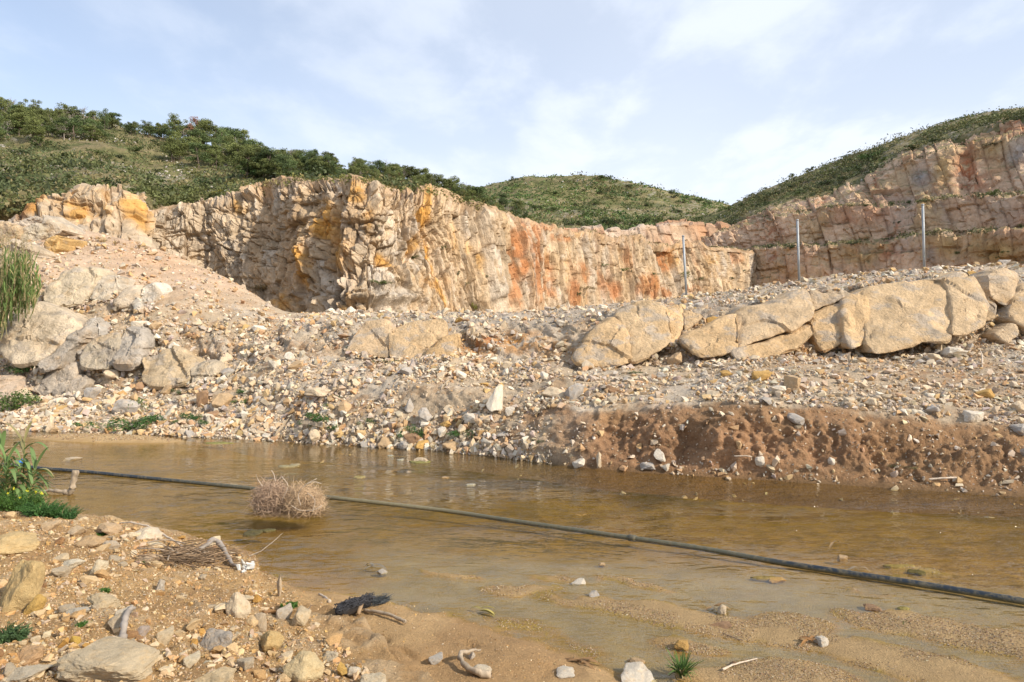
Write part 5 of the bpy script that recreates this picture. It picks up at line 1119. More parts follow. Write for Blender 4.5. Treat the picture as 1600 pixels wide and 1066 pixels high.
for i, (px, py, w, h) in enumerate([(802, 277, 14, 10), (935, 275, 22, 9), (950, 275, 10, 9), (983, 289, 16, 9), (1002, 286, 8, 6), (1048, 298, 12, 10), (1053, 305, 16, 9), (1090, 311, 16, 9), (1108, 316, 12, 8), (1020, 292, 6, 4), (1065, 313, 14, 8), (850, 344, 22, 14), (880, 346, 24, 14), (905, 345, 24, 16), (925, 350, 20, 12), (945, 344, 20, 18), (965, 343, 20, 16), (985, 346, 22, 14), (1005, 345, 20, 16), (1030, 342, 18, 18), (1050, 343, 20, 15), (1068, 345, 20, 16), (1085, 340, 18, 12), (1100, 338, 22, 14), (1125, 336, 24, 16), (900, 318, 16, 10), (930, 315, 18, 9), (940, 300, 16, 7), (870, 300, 18, 7), (1010, 318, 14, 8), (1060, 328, 18, 9), (840, 320, 22, 12), (985, 305, 14, 6), (915, 295, 14, 5), (860, 325, 20, 10)]):
    put_bush('hill_middle', px, py, w, h, tint(G1 if i % 3 else G3, .25), ('dark bush on the skyline of the far round hill' if py < 317 and i < 11 else 'bushy green tree along the foot of the far round hill' if i < 25 else 'green shrub on the slope of the far round hill'), group='bushes of the far round hill')
for i, (px, py, w, h, c) in enumerate([(62, 219, 30, 20, G1), (30, 235, 26, 14, G3), (150, 235, 24, 12, G1), (215, 230, 16, 12, G1), (256, 224, 24, 14, G3), (285, 225, 30, 12, G3), (212, 232, 20, 10, G1), (190, 242, 18, 10, G3), (15, 275, 30, 18, G3), (45, 262, 30, 14, G1), (90, 292, 24, 14, G3), (130, 282, 30, 18, G1), (165, 280, 40, 18, G3), (240, 288, 36, 18, G3), (255, 278, 24, 14, G1), (205, 295, 24, 14, G1), (300, 290, 20, 12, G1), (330, 282, 30, 20, (.08, .12, .045)), (245, 262, 16, 9, G3), (310, 245, 26, 12, G3), (370, 250, 30, 14, G1), (395, 270, 28, 16, (.07, .12, .035)), (480, 268, 24, 14, G2), (590, 279, 16, 12, GY), (580, 285, 18, 10, GY), (575, 278, 16, 9, G2), (618, 280, 14, 10, G2), (520, 273, 30, 8, GY), (545, 276, 24, 8, G2), (640, 291, 14, 8, G1), (655, 296, 12, 8, GD), (665, 293, 20, 12, GY), (700, 307, 18, 10, GY), (725, 316, 18, 10, G2), (735, 325, 24, 12, GY), (760, 330, 24, 14, G2), (780, 322, 24, 20, (.06, .12, .03)), (800, 330, 22, 16, G1), (790, 338, 20, 10, GY), (820, 338, 20, 12, G2), (348, 298, 20, 10, GY), (110, 245, 40, 14, G1), (60, 250, 30, 12, G3), (350, 262, 20, 10, G3), (5, 300, 26, 20, G3), (8, 318, 20, 14, G1)]):
    put_bush('hill_left', px, py, w, h, tint(c), '%s bush %s' % ({G1: 'mid green', G2: 'fresh green', G3: 'dark green', GY: 'yellow-green', GD: 'dry brown'}.get(c, 'bright green'), 'on the scrubby slope below the left wood' if px < 400 else 'along the cliff top in front of the wood'), group='bushes of the left hill')
# low scrub, heath and pale outcrops of the hillsides
def scrub(surf, name, n, leaf, dens, spread, hgt, pal_, cards_, label, seed, **kw):
    rg = np.random.default_rng(seed); p, nn, u, v = sample(SURF[surf], dens, n, rg, **kw); A = Acc(); q_ = fbm(p[:, 0], p[:, 1], p[:, 2], .09, 3, .6, seed)*.9+.5+rg.normal(size=n)*.12; base = pal_[np.clip((q_*len(pal_)).astype(int), 0, len(pal_)-1)]*rg.uniform(.82, 1.18, (n, 1))
    r = rg.uniform(.5, 1.4, n)**1.5*spread
    ctr = np.repeat(p, cards_, 0)+rg.normal(size=(n*cards_, 3))*np.repeat(r, cards_)[:, None]*np.array([.5, .5, .28])*1.0; ctr[:, 2] += np.repeat(r, cards_)*.25*hgt
    A.add(*cards(ctr, rg.uniform(.6, 1.4, n*cards_)*leaf*np.repeat(r/spread, cards_)**.5, np.repeat(base, cards_, 0)*rg.uniform(.75, 1.25, (n*cards_, 1)), rg, .6)); o = A.mesh(name, M['leaf']); tag(o, label, kind='stuff'); return o
HP = 1.75*np.array([(.09, .10, .036), (.08, .095, .04), (.12, .12, .045), (.16, .135, .065), (.11, .125, .05), (.065, .08, .034)])
def hd(f): return lambda px, py, P: sstep(-.5, .35, fbm(P[..., 0], P[..., 1], P[..., 2], f, 3, .5, 171))+.05
scrub('hill_left', 'hill_scrub', 8000, .34, hd(.12), .6, .8, HP, 9, 'low heath and scrub covering the left hillside', 41)
scrub('hill_middle', 'far_scrub', 4200, .75, hd(.06), .85, .6, HP*np.array([.85, 1.1, .9]), 9, 'low scrub covering the far round hill', 42)
scrub('hill_right', 'right_scrub', 3200, .5, hd(.1), .9, .8, HP*.85, 9, 'low scrub covering the right hill', 43)
def lip(px, py, P):
    q = 0
    for b_, w_ in ((b1, 1.), (b2, 1.), (b3, .45)): q = q+w_*(np.abs(py-np.interp(px, bc, b_)+1) < 2.2)
    return q*sstep(-.3, .2, fbm(P[..., 0], P[..., 1], P[..., 2], .15, 2, .5, 191))
scrub('quarry_benches', 'bench_scrub', 1300, .3, lip, .55, .8, HP*.75, 8, 'weeds and low scrub growing along the quarry benches', 44)
def hd2(f, a, b): return lambda px, py, P: sstep(a, b, fbm(P[..., 0], P[..., 1], P[..., 2], f, 3, .5, 177))
scrub('hill_left', 'thicket', 520, .42, hd2(.07, .05, .5), 1.5, 1.0, HP*.75, 34, 'darker thickets of shrubs on the left hillside', 46)
scrub('hill_middle', 'thicket', 300, .8, hd2(.03, .05, .5), 2.2, .9, HP*.8, 22, 'darker thickets of shrubs on the far round hill', 47)
scrub('hill_right', 'thicket', 420, .5, hd2(.06, .05, .5), 1.6, 1.0, HP*.6, 24, 'darker thickets of shrubs on the right hill', 48)
def lip2(px, py, P): return (np.abs(py-np.interp(px, mc, mt)) < 7)*1.0*(P[..., 1] > np.interp(px, mc, md)+2)
scrub('quarry_cliff', 'cliff_top_grass', 700, .25, lip2, .4, .7, np.array([(.17, .17, .05), (.24, .20, .08), (.12, .14, .04)]), 8, 'grass and weeds along the cliff top', 45)
for (sf, n, px_s, sd_) in (('hill_left', 1300, (2, 8), 51), ('hill_middle', 900, (1.5, 4), 52), ('hill_right', 500, (1.5, 5), 53)):
    r2 = np.random.default_rng(sd_); p, nn, u, v = sample(SURF[sf], lambda a, b, P: sstep(.1, .45, fbm(P[..., 0], P[..., 1]*.6, P[..., 2]*1.6, .12, 3, .55, 181)), n, r2)
    merge_stones('hill_stones', p, nn, world_px(p, r2.uniform(px_s[0], px_s[1], n)*r2.random(n)**.5), pal(np.array([(.46, .43, .39), (.52, .48, .43), (.40, .36, .31)]), n, r2), HULLS, M['stone'], r2, sink=.3, label='pale weathered stones showing through the scrub')
# weeds on the far bank
for (px, py, w, h, c, lb) in [(38, 572, 40, 20, (.06, .12, .035), 'dark green bush under the big pale slab'), (18, 622, 46, 40, (.10, .15, .04), 'tall weeds at the left edge above the waterline'), (38, 622, 26, 18, (.10, .19, .03), 'fresh green weed beside the tall ones at the left edge'), (28, 634, 20, 14, (.12, .22, .03), 'bright low weed in front of the left edge ones'),
    (138, 660, 26, 14, (.07, .14, .035), 'low green weed left of the long waterline patch'), (185, 662, 46, 22, (.07, .14, .035), 'green weed patch at the waterline, left part'), (215, 655, 50, 20, (.06, .13, .03), 'green weed patch at the waterline, middle part'), (243, 652, 22, 18, (.06, .12, .03), 'green weed patch at the waterline, right tip'), (200, 666, 40, 12, (.08, .15, .04), 'weeds trailing into the water'),
    (307, 648, 26, 20, (.05, .11, .03), 'round dark weed right of the long patch'), (325, 658, 18, 12, (.07, .13, .035), 'small weed near the round dark one'), (275, 656, 16, 12, (.07, .13, .035), 'little weed left of the round dark one'), (268, 610, 14, 12, (.06, .10, .04), 'small shrub on the slope above the sprout'), (283, 612, 12, 10, (.10, .13, .05), 'pale small shrub right of the other one on the slope'),
    (379, 610, 14, 12, (.06, .13, .03), 'upper weed on the slope left of the flat cream rock'), (372, 627, 14, 9, (.06, .13, .03), 'lower weed on the slope left of the flat cream rock'), (386, 625, 10, 12, (.07, .13, .03), 'small weed right of the lower one'), (503, 648, 34, 22, (.06, .13, .03), 'green weed clump above the wooden scrap'), (487, 658, 24, 14, (.07, .14, .035), 'weed at the left foot of the clump above the wooden scrap'), (527, 666, 14, 16, (.06, .12, .03), 'weed right of the wooden scrap'),
    (512, 632, 8, 8, (.07, .14, .03), 'tiny weed on top of the brown slope'), (523, 618, 16, 6, (.07, .13, .03), 'weed beneath the flat cream rock'), (581, 657, 20, 13, (.06, .11, .03), 'weed in the middle of the slope stones'), (645, 671, 22, 26, (.055, .13, .03), 'leafy green plant at the waterline'), (742, 676, 40, 20, (.06, .13, .03), 'broad leafy weed right of the waterline plant'),
    (712, 656, 8, 7, (.07, .13, .03), 'tiny weed on the bare earth above the broad one'), (843, 689, 14, 8, (.06, .10, .035), 'small weed under the start of the earth bank'), (605, 563, 20, 8, (.09, .14, .04), 'small weed in front of the middle ledge'), (546, 542, 10, 5, (.08, .13, .04), 'tiny weed at the left end of the middle ledge'), (1042, 574, 20, 5, (.10, .15, .05), 'thin grass on the terrace below the leaning slabs'), (985, 580, 30, 5, (.12, .16, .06), 'sparse grass on the terrace, left below the slabs'),
    (1415, 727, 24, 6, (.09, .12, .04), 'small weed in the right bank face'), (78, 478, 22, 14, (.11, .15, .04), 'weeds under the cream boulder by the reeds'), (92, 470, 16, 10, (.16, .17, .05), 'yellowish weeds beside those by the reeds'), (116, 461, 6, 6, (.06, .12, .03), 'tiny plant on the cream boulder')]:
    put_bush('bank', px, py, w*1.1, h, tint(c, .1), lb, name='weed', cat='weed', lib=WEED)
put_bush('bank', 218, 630, 26, 32, (.14, .19, .07), 'airy leafy sprout growing beside the smooth grey boulder', name='sapling', cat='shrub', lib=[bush_mesh(780, 200, .10, 1.0)])

# ================================================================ REEDS, GRASS, HERBS
def blade(p0, d, L, w, droop, rg, n=7, C=(.1, .16, .04), wob=.03):
    """one long leaf: a folded strip that rises, bends over and narrows"""
    d = np.array(d, float); d /= np.linalg.norm(d); t = np.linspace(0, 1, n)[:, None]; P_ = np.array(p0)+d*L*t+np.array([0, 0, -1])*droop*L*t**2.2+rg.normal(size=3)*wob*L*t**2
    T = np.gradient(P_, axis=0); sd_ = np.cross(T, [0, 0, 1]); sd_ /= np.linalg.norm(sd_, axis=1, keepdims=True)+1e-9; ww = w*np.clip(np.sin((t*.9+.1)*np.pi)**.6, .04, 1); up = np.cross(sd_, T); up /= np.linalg.norm(up, axis=1, keepdims=True)+1e-9
    V = np.concatenate([P_-sd_*ww/2+up*ww*.18, P_, P_+sd_*ww/2+up*ww*.18]); i = np.arange(n-1); Fq = np.concatenate([np.stack([i, i+n, i+n+1, i+1], 1), np.stack([i+n, i+2*n, i+2*n+1, i+n+1], 1)])
    sh = rg.uniform(.8, 1.2); return V, Fq, np.tile(np.array(C)*sh, (3*n, 1))
rg = np.random.default_rng(61)
def reed_clump():
    base, _ = SURF['bank'].find(18, 520); D = 23.6
    o = thing('reed_clump', 'tall stand of green reeds with tan plumed stems at the left edge', 'reeds', at(10, 520, D))
    st = Acc(); lf = Acc(); pl = Acc()
    for i in range(170):
        px = -60+rg.random()**.8*112; dd = D+rg.uniform(-.5, 1.2); py0 = np.interp(px, [-60, 0, 40], [520, 520, 480])+rg.normal()*8; top = np.interp(px, [-60, 0, 30, 55], [385, 395, 400, 430])+rg.uniform(-10, 40)
        p0 = at(px, py0, dd); p1 = at(px+rg.uniform(-10, 16), top, dd+rg.normal()*.2); m = (p0+p1)/2+rg.normal(size=3)*.05; dry = rg.random() < .35
        st.add(*tube_geo([p0, m, p1], [.012, .01, .005], 4, (.33, .27, .13) if dry else (.13, .18, .05)))
        for k in range(12):
            t = rg.uniform(.15, 1); q = p0+(p1-p0)*t; a = rg.uniform(0, 6.28); lf.add(*blade(q, (math.cos(a)*.6, math.sin(a)*.6, 1.4), rg.uniform(.35, .7), .04, rg.uniform(.1, .55), rg, 6, (.40, .34, .16) if rg.random() < (.25+.3*(t < .4)) else (.17, .25, .075)))
    for i in range(16):
        px = rg.uniform(-6, 50); dd = D-.3; p0 = at(px, 470, dd); p1 = at(px+rg.uniform(-3, 6), rg.uniform(355, 385), dd); st.add(*tube_geo([p0, (p0+p1)/2, p1], [.012, .01, .006], 4, (.42, .34, .18)))
        for k in range(40):
            q = p1-(p1-p0)*rg.random()*.22+rg.normal(size=3)*.03; pl.add(*cards(q[None], np.array([.07]), np.array([(.50, .42, .27)]), rg, .3, base=np.array([[1., 0, 0]])))
    finish(st, 'stems', M['leaf'], o); a = finish(lf, 'leaves', M['leaf'], o); tag(a, kind='stuff'); a = finish(pl, 'plumes', M['leaf'], o); tag(a, kind='stuff')
reed_clump()
def cane_plant():
    z0 = .25; c0 = at(14, 800, HC*F/(800-533)*.93); o = thing('cane_plant', 'young giant cane with long arching green leaves at the left water edge', 'cane plant', c0); dist = c0[1]
    for (px, py, lx) in ((38, 690, 6), (12, 722, -6), (-8, 745, -12), (56, 730, 14), (30, 742, 4), (4, 700, -4), (50, 756, 12)):
        p1 = at(px, py, dist+rg.uniform(-.15, .2)); p0 = c0+np.array([rg.uniform(-.15, .15), rg.uniform(-.1, .15), -.02]); m = (p0+p1)/2+np.array([lx*.002, 0, 0]); a = Acc(); a.add(*tube_geo([p0, m, p1], [.011, .009, .004], 6, (.13, .17, .05))); finish(a, 'stem', M['leaf'], o, True)
        for k in range(15):
            t = .15+.85*k/14; q = p0*(1-t)**2+2*m*t*(1-t)+p1*t*t; an = (k % 2)*3.14+rg.normal()*.7+.2; up = 1.3 if k < 13 else 3.0
            b = Acc(); b.add(*blade(q, (math.cos(an), math.sin(an)*.7, up*rg.uniform(.6, 1.1)), rg.uniform(.34, .58), .058, rg.uniform(.6, 1.1) if k < 13 else .3, rg, 9, (.17, .26, .09) if rg.random() < .85 else (.30, .27, .12))); finish(b, 'leaf', M['leaf'], o, True)
cane_plant()
def fern_clump(cx, cy, w, h, label, seed, C=(.075, .15, .03), n=150):
    rg = np.random.default_rng(seed); pos, _ = SURF['near'].find(cx, cy+h*.4); s = pos[1]/F; o = thing('herb_clump', label, 'herb', pos); A = Acc()
    for i in range(n):
        a = rg.uniform(0, 6.28); r = rg.random()**.6*w*s*.42; p0 = pos+np.array([math.cos(a)*r, math.sin(a)*r*.6, 0]); L = h*s*rg.uniform(.5, 1.1)*(1-.4*(r/(w*s*.5))**2); d = np.array([math.cos(a)*.6, math.sin(a)*.5, 1.2])+rg.normal(size=3)*.2; d /= np.linalg.norm(d)
        cc_ = np.array(C)*rg.uniform(.7, 1.3); k = 11; ts = np.linspace(.15, 1, k); st = p0+d*L*ts[:, None]+np.array([0, 0, -.35*L])*ts[:, None]**2
        A.add(*tube_geo([p0, p0+d*L*.5, st[-1]], [.004, .003, .0015], 3, cc_))
        sd_ = np.cross(d, [0, 0, 1]); sd_ /= np.linalg.norm(sd_)+1e-9
        for sg in (-1, 1):
            q = st+sd_*sg*.022*(1.15-ts[:, None]); A.add(*cards(q, .045*(1.25-ts), np.tile(cc_, (k, 1))*rg.uniform(.8, 1.25, (k, 1)), rg, .35))
    finish(A, 'fronds', M['leaf'], o); return o
fern_clump(20, 775, 90, 50, 'leafy green weeds with yellow flowers below the cane, left part', 71, n=190)
fern_clump(68, 788, 60, 42, 'ferny green weed clump at the near water edge, middle part', 72, (.06, .14, .035), 120)
fern_clump(103, 795, 30, 38, 'feathery weed clump at the near water edge, right tip', 73, (.06, .14, .04), 60)
A = Acc(); pf, _ = SURF['near'].find(35, 800)
for (fx, fy) in ((31, 777), (55, 769), (64, 770), (42, 766), (12, 772), (22, 764)):
    q = at(fx, fy, pf[1]-.1); 
    for k in range(6): A.add(*cards(q[None]+rg.normal(size=(1, 3))*.008, np.array([.028]), np.array([(.62, .60, .05)]), rg, .8))
fl = thing('yellow_flowers', 'small yellow flowers scattered over the weeds below the cane', 'flowers', pf); finish(A, 'petals', M['leaf'], fl); fl['kind'] = 'stuff'
fern_clump(10, 985, 60, 40, 'small green herb on the stones at the bottom left edge', 74, (.07, .12, .045), 40)
fern_clump(132, 972, 18, 8, 'tiny green seedling below the oval stone', 75, n=14)
fern_clump(162, 920, 12, 7, 'tiny green seedling in the middle of the near bank', 76, n=10)
fern_clump(156, 832, 14, 9, 'small green sprig beside the two-toned round stone', 77, n=14)
fern_clump(226, 876, 10, 5, 'small sprig at the edge of the driftwood twigs', 78, n=10)
fern_clump(452, 944, 30, 6, 'flat green sprig on the sand right of the bank edge', 79, n=22)
def grass_tuft(surf, px, py, w, h, label, n=60, C=(.10, .17, .04), dry=.15, seed=1, name='grass_tuft', wd=.012, cat='grass tuft', group=None):
    rg = np.random.default_rng(seed); pos, _ = SURF[surf].find(px, py); s = pos[1]/F; o = thing(name, label, cat, pos, group); A = Acc()
    for i in range(n):
        a = rg.uniform(0, 6.28); sp_ = rg.uniform(.15, 1.0)*w/h; A.add(*blade(pos+rg.normal(size=3)*np.array([.02, .02, 0])*w*s, (math.cos(a)*sp_, math.sin(a)*sp_, 1.1), h*s*rg.uniform(.6, 1.15), wd, rg.uniform(.1, .7), rg, 7, (.42, .34, .18) if rg.random() < dry else np.array(C)*rg.uniform(.7, 1.3)))
    finish(A, 'blades', M['leaf'], o); return o
grass_tuft('near', 1066, 1056, 58, 46, 'fresh green grass tuft on the wet sand by the big white rock', 110, seed=81, wd=.011)
grass_tuft('near', 1412, 975, 8, 10, 'tiny green shoot on the gravel bar', 5, seed=82, wd=.004)
for (px, py, h) in ((150, 377, 10), (160, 380, 12), (176, 384, 14), (184, 390, 9), (212, 388, 14), (226, 392, 12), (197, 376, 10), (138, 374, 8)):
    grass_tuft('bank', px, py, h*.7, h, 'dry straw-coloured grass tuft on top of the crushed stone mound', 26, (.36, .24, .13), .5, seed=int(px), name='dry_grass_tuft', wd=.03, group='dry tufts on the mound')
# ================================================================ THE PIPE AND THE THINGS AT THE WATER
def wz(px, py, z=0.0):
    d = (HC-z)*F/(py-533); return at(px, py, d)
def solid(name, A, mat, label, cat, smooth=True, at_=None, group=None):
    V = np.concatenate(A.V); c = at_ if at_ is not None else V.mean(0); o = A.mesh(name, mat, None, smooth); o.data.transform(Matrix.Translation(-Vector(c))); o.location = c; tag(o, label, cat, group); return o
def curve_pts(pts, n):
    pts = np.array(pts, float); t = np.linspace(0, len(pts)-1, n); out = []
    for q in t:
        i = min(int(q), len(pts)-2); f = q-i; p0 = pts[max(i-1, 0)]; p1 = pts[i]; p2 = pts[i+1]; p3 = pts[min(i+2, len(pts)-1)]
        out.append(.5*((2*p1)+(-p0+p2)*f+(2*p0-5*p1+4*p2-p3)*f*f+(-p0+3*p1-3*p2+p3)*f**3))
    return np.array(out)
def pipe():
    L = [(-120, 716, .03), (20, 727, .03), (65, 732, .03), (130, 737, .028), (200, 744, .022), (300, 754, .018), (390, 763, .016), (520, 778, .012), (600, 787, .006), (700, 799, .0), (800, 814, -.002), (910, 830, -.004), (1000, 843, -.002), (1100, 858, .0), (1200, 876, .008), (1300, 892, .022), (1400, 907, .024), (1500, 923, .024), (1600, 940, .024), (1760, 968, .024), (1900, 990, .02)]
    P_ = curve_pts([wz(a, b, z) for a, b, z in L], 150); u = proj(P_)[0]
    m, nt, b = nm('black pipe', .42); b.inputs['Specular IOR Level'].default_value = .5
    a = nt.nodes.new('ShaderNodeAttribute'); a.attribute_name = 'Col'; f = noise_fac(nt, 18, 6, .65, .45, .62, (0, .75)); nt.links.new(mixc(nt, 'MIX', f, a.outputs['Color'], (.16, .13, .07)), b.inputs['Base Color'])
    A = Acc(); V, Fq, C = tube_geo(P_, .034, 14); k = 14; uu = np.repeat(u, k); uu = np.concatenate([uu, u[:1], u[-1:]]); alg = sstep(180, 420, uu)*sstep(1260, 1120, uu)
    low = sstep(.035, .005, V[:, 2]); C = lerp3(np.ones(V.shape)*np.array((.014, .022, .032)), (.13, .12, .065), np.clip(alg*.7+low*.7*sstep(1100, 1300, uu), 0, 1)); C = lerp3(C, (.30, .25, .13), sstep(480, 560, uu)*sstep(800, 650, uu)*.6)
    A.add(V, Fq, C); o = solid('water_pipe', A, m, 'long black plastic pipe lying across the stream, algae-stained in the middle', 'pipe')
    for j, (px, py, z) in enumerate(((988, 841, 0.),)):
        B = Acc(); c = wz(px, py, z); d = P_[np.argmin(np.abs(u-px))+2]-P_[np.argmin(np.abs(u-px))-2]; d /= np.linalg.norm(d); V, Fq, C = tube_geo([c-d*.05, c-d*.048, c+d*.048, c+d*.05], [.039, .045, .045, .039], 14); B.add(V, Fq, C*np.array((.09, .08, .05))); q = finish(B, 'coupling', m, o, True)
    # a length of pipe coming off at the cane
    return o
pipe()
A = Acc(); q = wz(34, 722, .05)
for i in range(14):
    a = rg.normal(size=3)*np.array([.035, .02, .01]); A.add(*tube_geo([q+a, q+a+rg.normal(size=3)*.02, q+a+rg.normal(size=3)*.03], [.02, .026, .014], 5))
solid('plastic_rag', A, M['blue'], 'scrap of bright blue plastic at the cane end of the pipe', 'plastic scrap')
# tumbleweed caught on the pipe
def tumbleweed():
    c = wz(452, 802, 0); s = c[1]/F; o = thing('tumbleweed', 'big dry tumbleweed caught on the pipe in midstream', 'tumbleweed', c); rg = np.random.default_rng(91)
    c = c-np.array([0, 0, 10*s]); lobes = [(np.array([-28*s, 0, 31*s]), np.array([30*s, 26*s, 30*s]), (.42, .30, .21)), (np.array([26*s, -.05, 27*s]), np.array([32*s, 28*s, 30*s]), (.55, .40, .25)), (np.array([-2*s, .05, 26*s]), np.array([34*s, 26*s, 25*s]), (.46, .33, .22))]  # sun and shade put into the lobe colours: left darker, right lighter
    A = Acc()
    for i in range(4600):
        lc, lr, cc_ = lobes[int(rg.choice(3, p=[.38, .42, .2]))]; d = rg.normal(size=3); d /= np.linalg.norm(d); r0 = rg.uniform(.35, .95); p = c+lc+d*lr*r0; v = np.cross(d, rg.normal(size=3)); v /= np.linalg.norm(v); v = v*.8+d*.55+rg.normal(size=3)*.15; L = rg.uniform(.08, .2); k = rg.normal(size=3)*.5
        pts = [p, p+v*L*.33+k*L*.1, p+v*L*.66+k*L*.3-d*L*.1, p+v*L+k*L*.5-d*L*.25]; pts = [np.array([a[0], a[1], max(a[2], -.02)]) for a in pts]
        A.add(*tube_geo(pts, [.0030, .0026, .0022, .0013], 3, np.array(cc_)*rg.uniform(.6, 1.45)))
    for i in range(420):     # flattened, soaked strands spread on the water round its foot
        a_ = rg.uniform(0, 6.28); r_ = rg.uniform(.45, 1.12); p = wz(452, 803, 0)+np.array([math.cos(a_)*r_*54*s, math.sin(a_)*r_*26*s, rg.uniform(-.01, .05)]); v = np.array([math.cos(a_)+rg.normal()*.8, math.sin(a_)+rg.normal()*.8, rg.normal()*.25])*rg.uniform(.04, .11)
        A.add(*tube_geo([p-v, p+np.array([0, 0, .012]), p+v], [.0016, .0026, .0016], 3, np.array((.24, .17, .10))*rg.uniform(.6, 1.5)))
    a = finish(A, 'tangle', M['twig'], o, False); tag(a, kind='stuff')
    for pts in (((495, 748), (478, 757), (466, 772), (470, 790)), ((478, 757), (490, 753), (502, 756)), ((480, 770), (492, 782), (488, 800)), ((455, 790), (470, 798), (490, 797), (503, 790)), ((440, 782), (450, 760), (440, 745)), ((410, 760), (402, 748), (400, 742)), ((430, 752), (428, 742), (424, 735))):
        B = Acc(); B.add(*tube_geo(curve_pts([at(x, y, c[1]-.42+rg.normal()*.03) for x, y in pts], 9), .0045, 5, (.55, .46, .36))); finish(B, 'twig', M['twig'], o, True)
tumbleweed()
def stick(name, pts, rad, mat, label, cat, n=24, k=8, wob=.01, parts=None):
    P_ = curve_pts([np.array(p, float) for p in pts], n); P_ = P_+np.random.default_rng(n+k).normal(size=P_.shape)*wob*.4; r = np.interp(np.linspace(0, 1, n), np.linspace(0, 1, len(rad)), rad)*(1+.12*np.random.default_rng(int(k+n)).normal(size=n)); A = Acc(); A.add(*tube_geo(P_, r, k)); return solid(name, A, M[mat], label, cat)
def npt(px, py, h=0.01): p, _ = SURF['near'].find(px, py); p = p.copy(); p[2] = max(p[2], 0)+h; return p
c = wz(112, 772, 0); s = c[1]/F
stick('tree_stump', [c+np.array([-.62, .1, .02]), c+np.array([-.4, .06, .05]), c+np.array([-.2, 0, .035]), c+np.array([-.02, 0, .03]), c+np.array([.03, 0, .2]), c+np.array([.07, 0, 37*s])], [.018, .025, .035, .05, .05, .062], 'drift', 'bleached stump of driftwood bent upright in front of the pipe', 'driftwood', 26, 9, .016)
stick('long_stick', [npt(178, 820, .02), npt(205, 824, .06), npt(235, 835, .08), npt(262, 847, .07), npt(292, 860, .03)], [.006, .009, .011, .012, .009], 'pale', 'long thin curved pale stick reaching into the water at the near bank', 'stick')
stick('root', [npt(296, 872, .05), npt(318, 868, .10), npt(335, 862, .13), npt(352, 872, .08), npt(364, 884, .03), npt(380, 890, .02)], [.014, .022, .027, .024, .017, .01], 'dead', 'thick bent grey root arching out of the driftwood twigs', 'root', 26, 9)
stick('root', [npt(212, 958, .05), npt(200, 966, .06), npt(196, 980, .07), npt(190, 996, .02)], [.01, .016, .02, .022], 'dead', 'weathered grey root sticking up between the near bank stones', 'root', 20, 8)
stick('twig', [npt(358, 868, .06), npt(395, 868, .03), npt(440, 858, .01)], [.008, .006, .003], 'drift', 'thin twig stretching from the bent root over the water', 'twig', 16, 6)
stick('stick', [npt(500, 930, .015), npt(508, 936, .02), npt(515, 942, .015)], [.012, .013, .012], 'pale', 'short white stick on the sand above the charred brush', 'stick', 10, 8, .002)
stick('stick', [npt(568, 955, .02), npt(600, 964, .04), npt(633, 976, .03)], [.013, .017, .016], 'drift', 'straight barked stick lying beside the charred brush', 'stick', 18, 9, .006)
stick('driftwood_branch', [npt(768, 1060, .02), npt(742, 1056, .04), npt(722, 1046, .05), npt(720, 1036, .08), npt(735, 1030, .07), npt(752, 1024, .05)], [.026, .024, .02, .018, .014, .006], 'drift', 'crooked driftwood branch at the bottom by the cream stone', 'driftwood', 26, 9)
stick('stick', [npt(462, 975, .02), npt(480, 962, .05), npt(490, 950, .04)], [.003, .003, .002], 'bark', 'thin dark twig standing out of the sand by the bank', 'twig', 10, 5, .004)
stick('stick', [npt(1130, 1050, .02), npt(1150, 1042, .03), npt(1185, 1034, .03)], [.009, .007, .004], 'pale', 'pale stick on the gravel right of the grass tuft', 'stick', 12, 7, .004)
stick('stick', [npt(1130, 992, .01), npt(1160, 1003, .01)], [.004, .003], 'bark', 'thin dark twig on the bar below the rusty flat stone', 'twig', 8, 5, .004)
def bpt(px, py, h=.03): p, n_ = SURF['bank'].find(px, py); return p+n_*h
stick('stick', [bpt(1457, 757, .1), bpt(1478, 753, .1), bpt(1501, 749, .1)], [.018, .018, .014], 'pale', 'pale straight stick at the foot of the right earth bank', 'stick', 12, 7, .004)
stick('stick', [bpt(1153, 713, .12), bpt(1166, 712, .14), bpt(1178, 714, .1)], [.012, .012, .01], 'pale', 'pale stick poking out beside the round stone in the bank face', 'stick', 12, 7, .004)
stick('stake', [bpt(1538, 572, 0), bpt(1539, 562, .1), bpt(1538, 557, .2)], [.02, .018, .016], 'pale', 'short whitish stake on the right terrace', 'stake', 6, 6, .004)
# wooden scrap at the waterline
A = Acc(); b0 = bpt(440, 682, .05)
def plank(A, pts, w, th, C=(1, 1, 1)):
    P_ = curve_pts(pts, 14); u_ = np.array([0, .35, .94])*w; f_ = np.array([0, -.94, .35])*th; V = np.concatenate([P_-u_/2-f_/2, P_+u_/2-f_/2, P_+u_/2+f_/2, P_-u_/2+f_/2]); n = 14; i = np.arange(n-1)
    Fq = np.concatenate([np.stack([i+a*n, i+1+a*n, i+1+((a+1) % 4)*n, i+((a+1) % 4)*n], 1) for a in range(4)]+[np.array([[0, n, 2*n, 3*n], [n-1, 4*n-1, 3*n-1, 2*n-1]])]); A.add(V, Fq, np.tile(np.array(C, float), (len(V), 1)))
plank(A, [bpt(433, 686, .15), bpt(448, 666, .3), bpt(458, 668, .3), bpt(475, 671, .25), bpt(490, 666, .28), bpt(511, 668, .15)], .10, .03); solid('bark_scrap', A, M['drift'], 'warped grey-brown sheet of bark at the far waterline', 'bark', False)
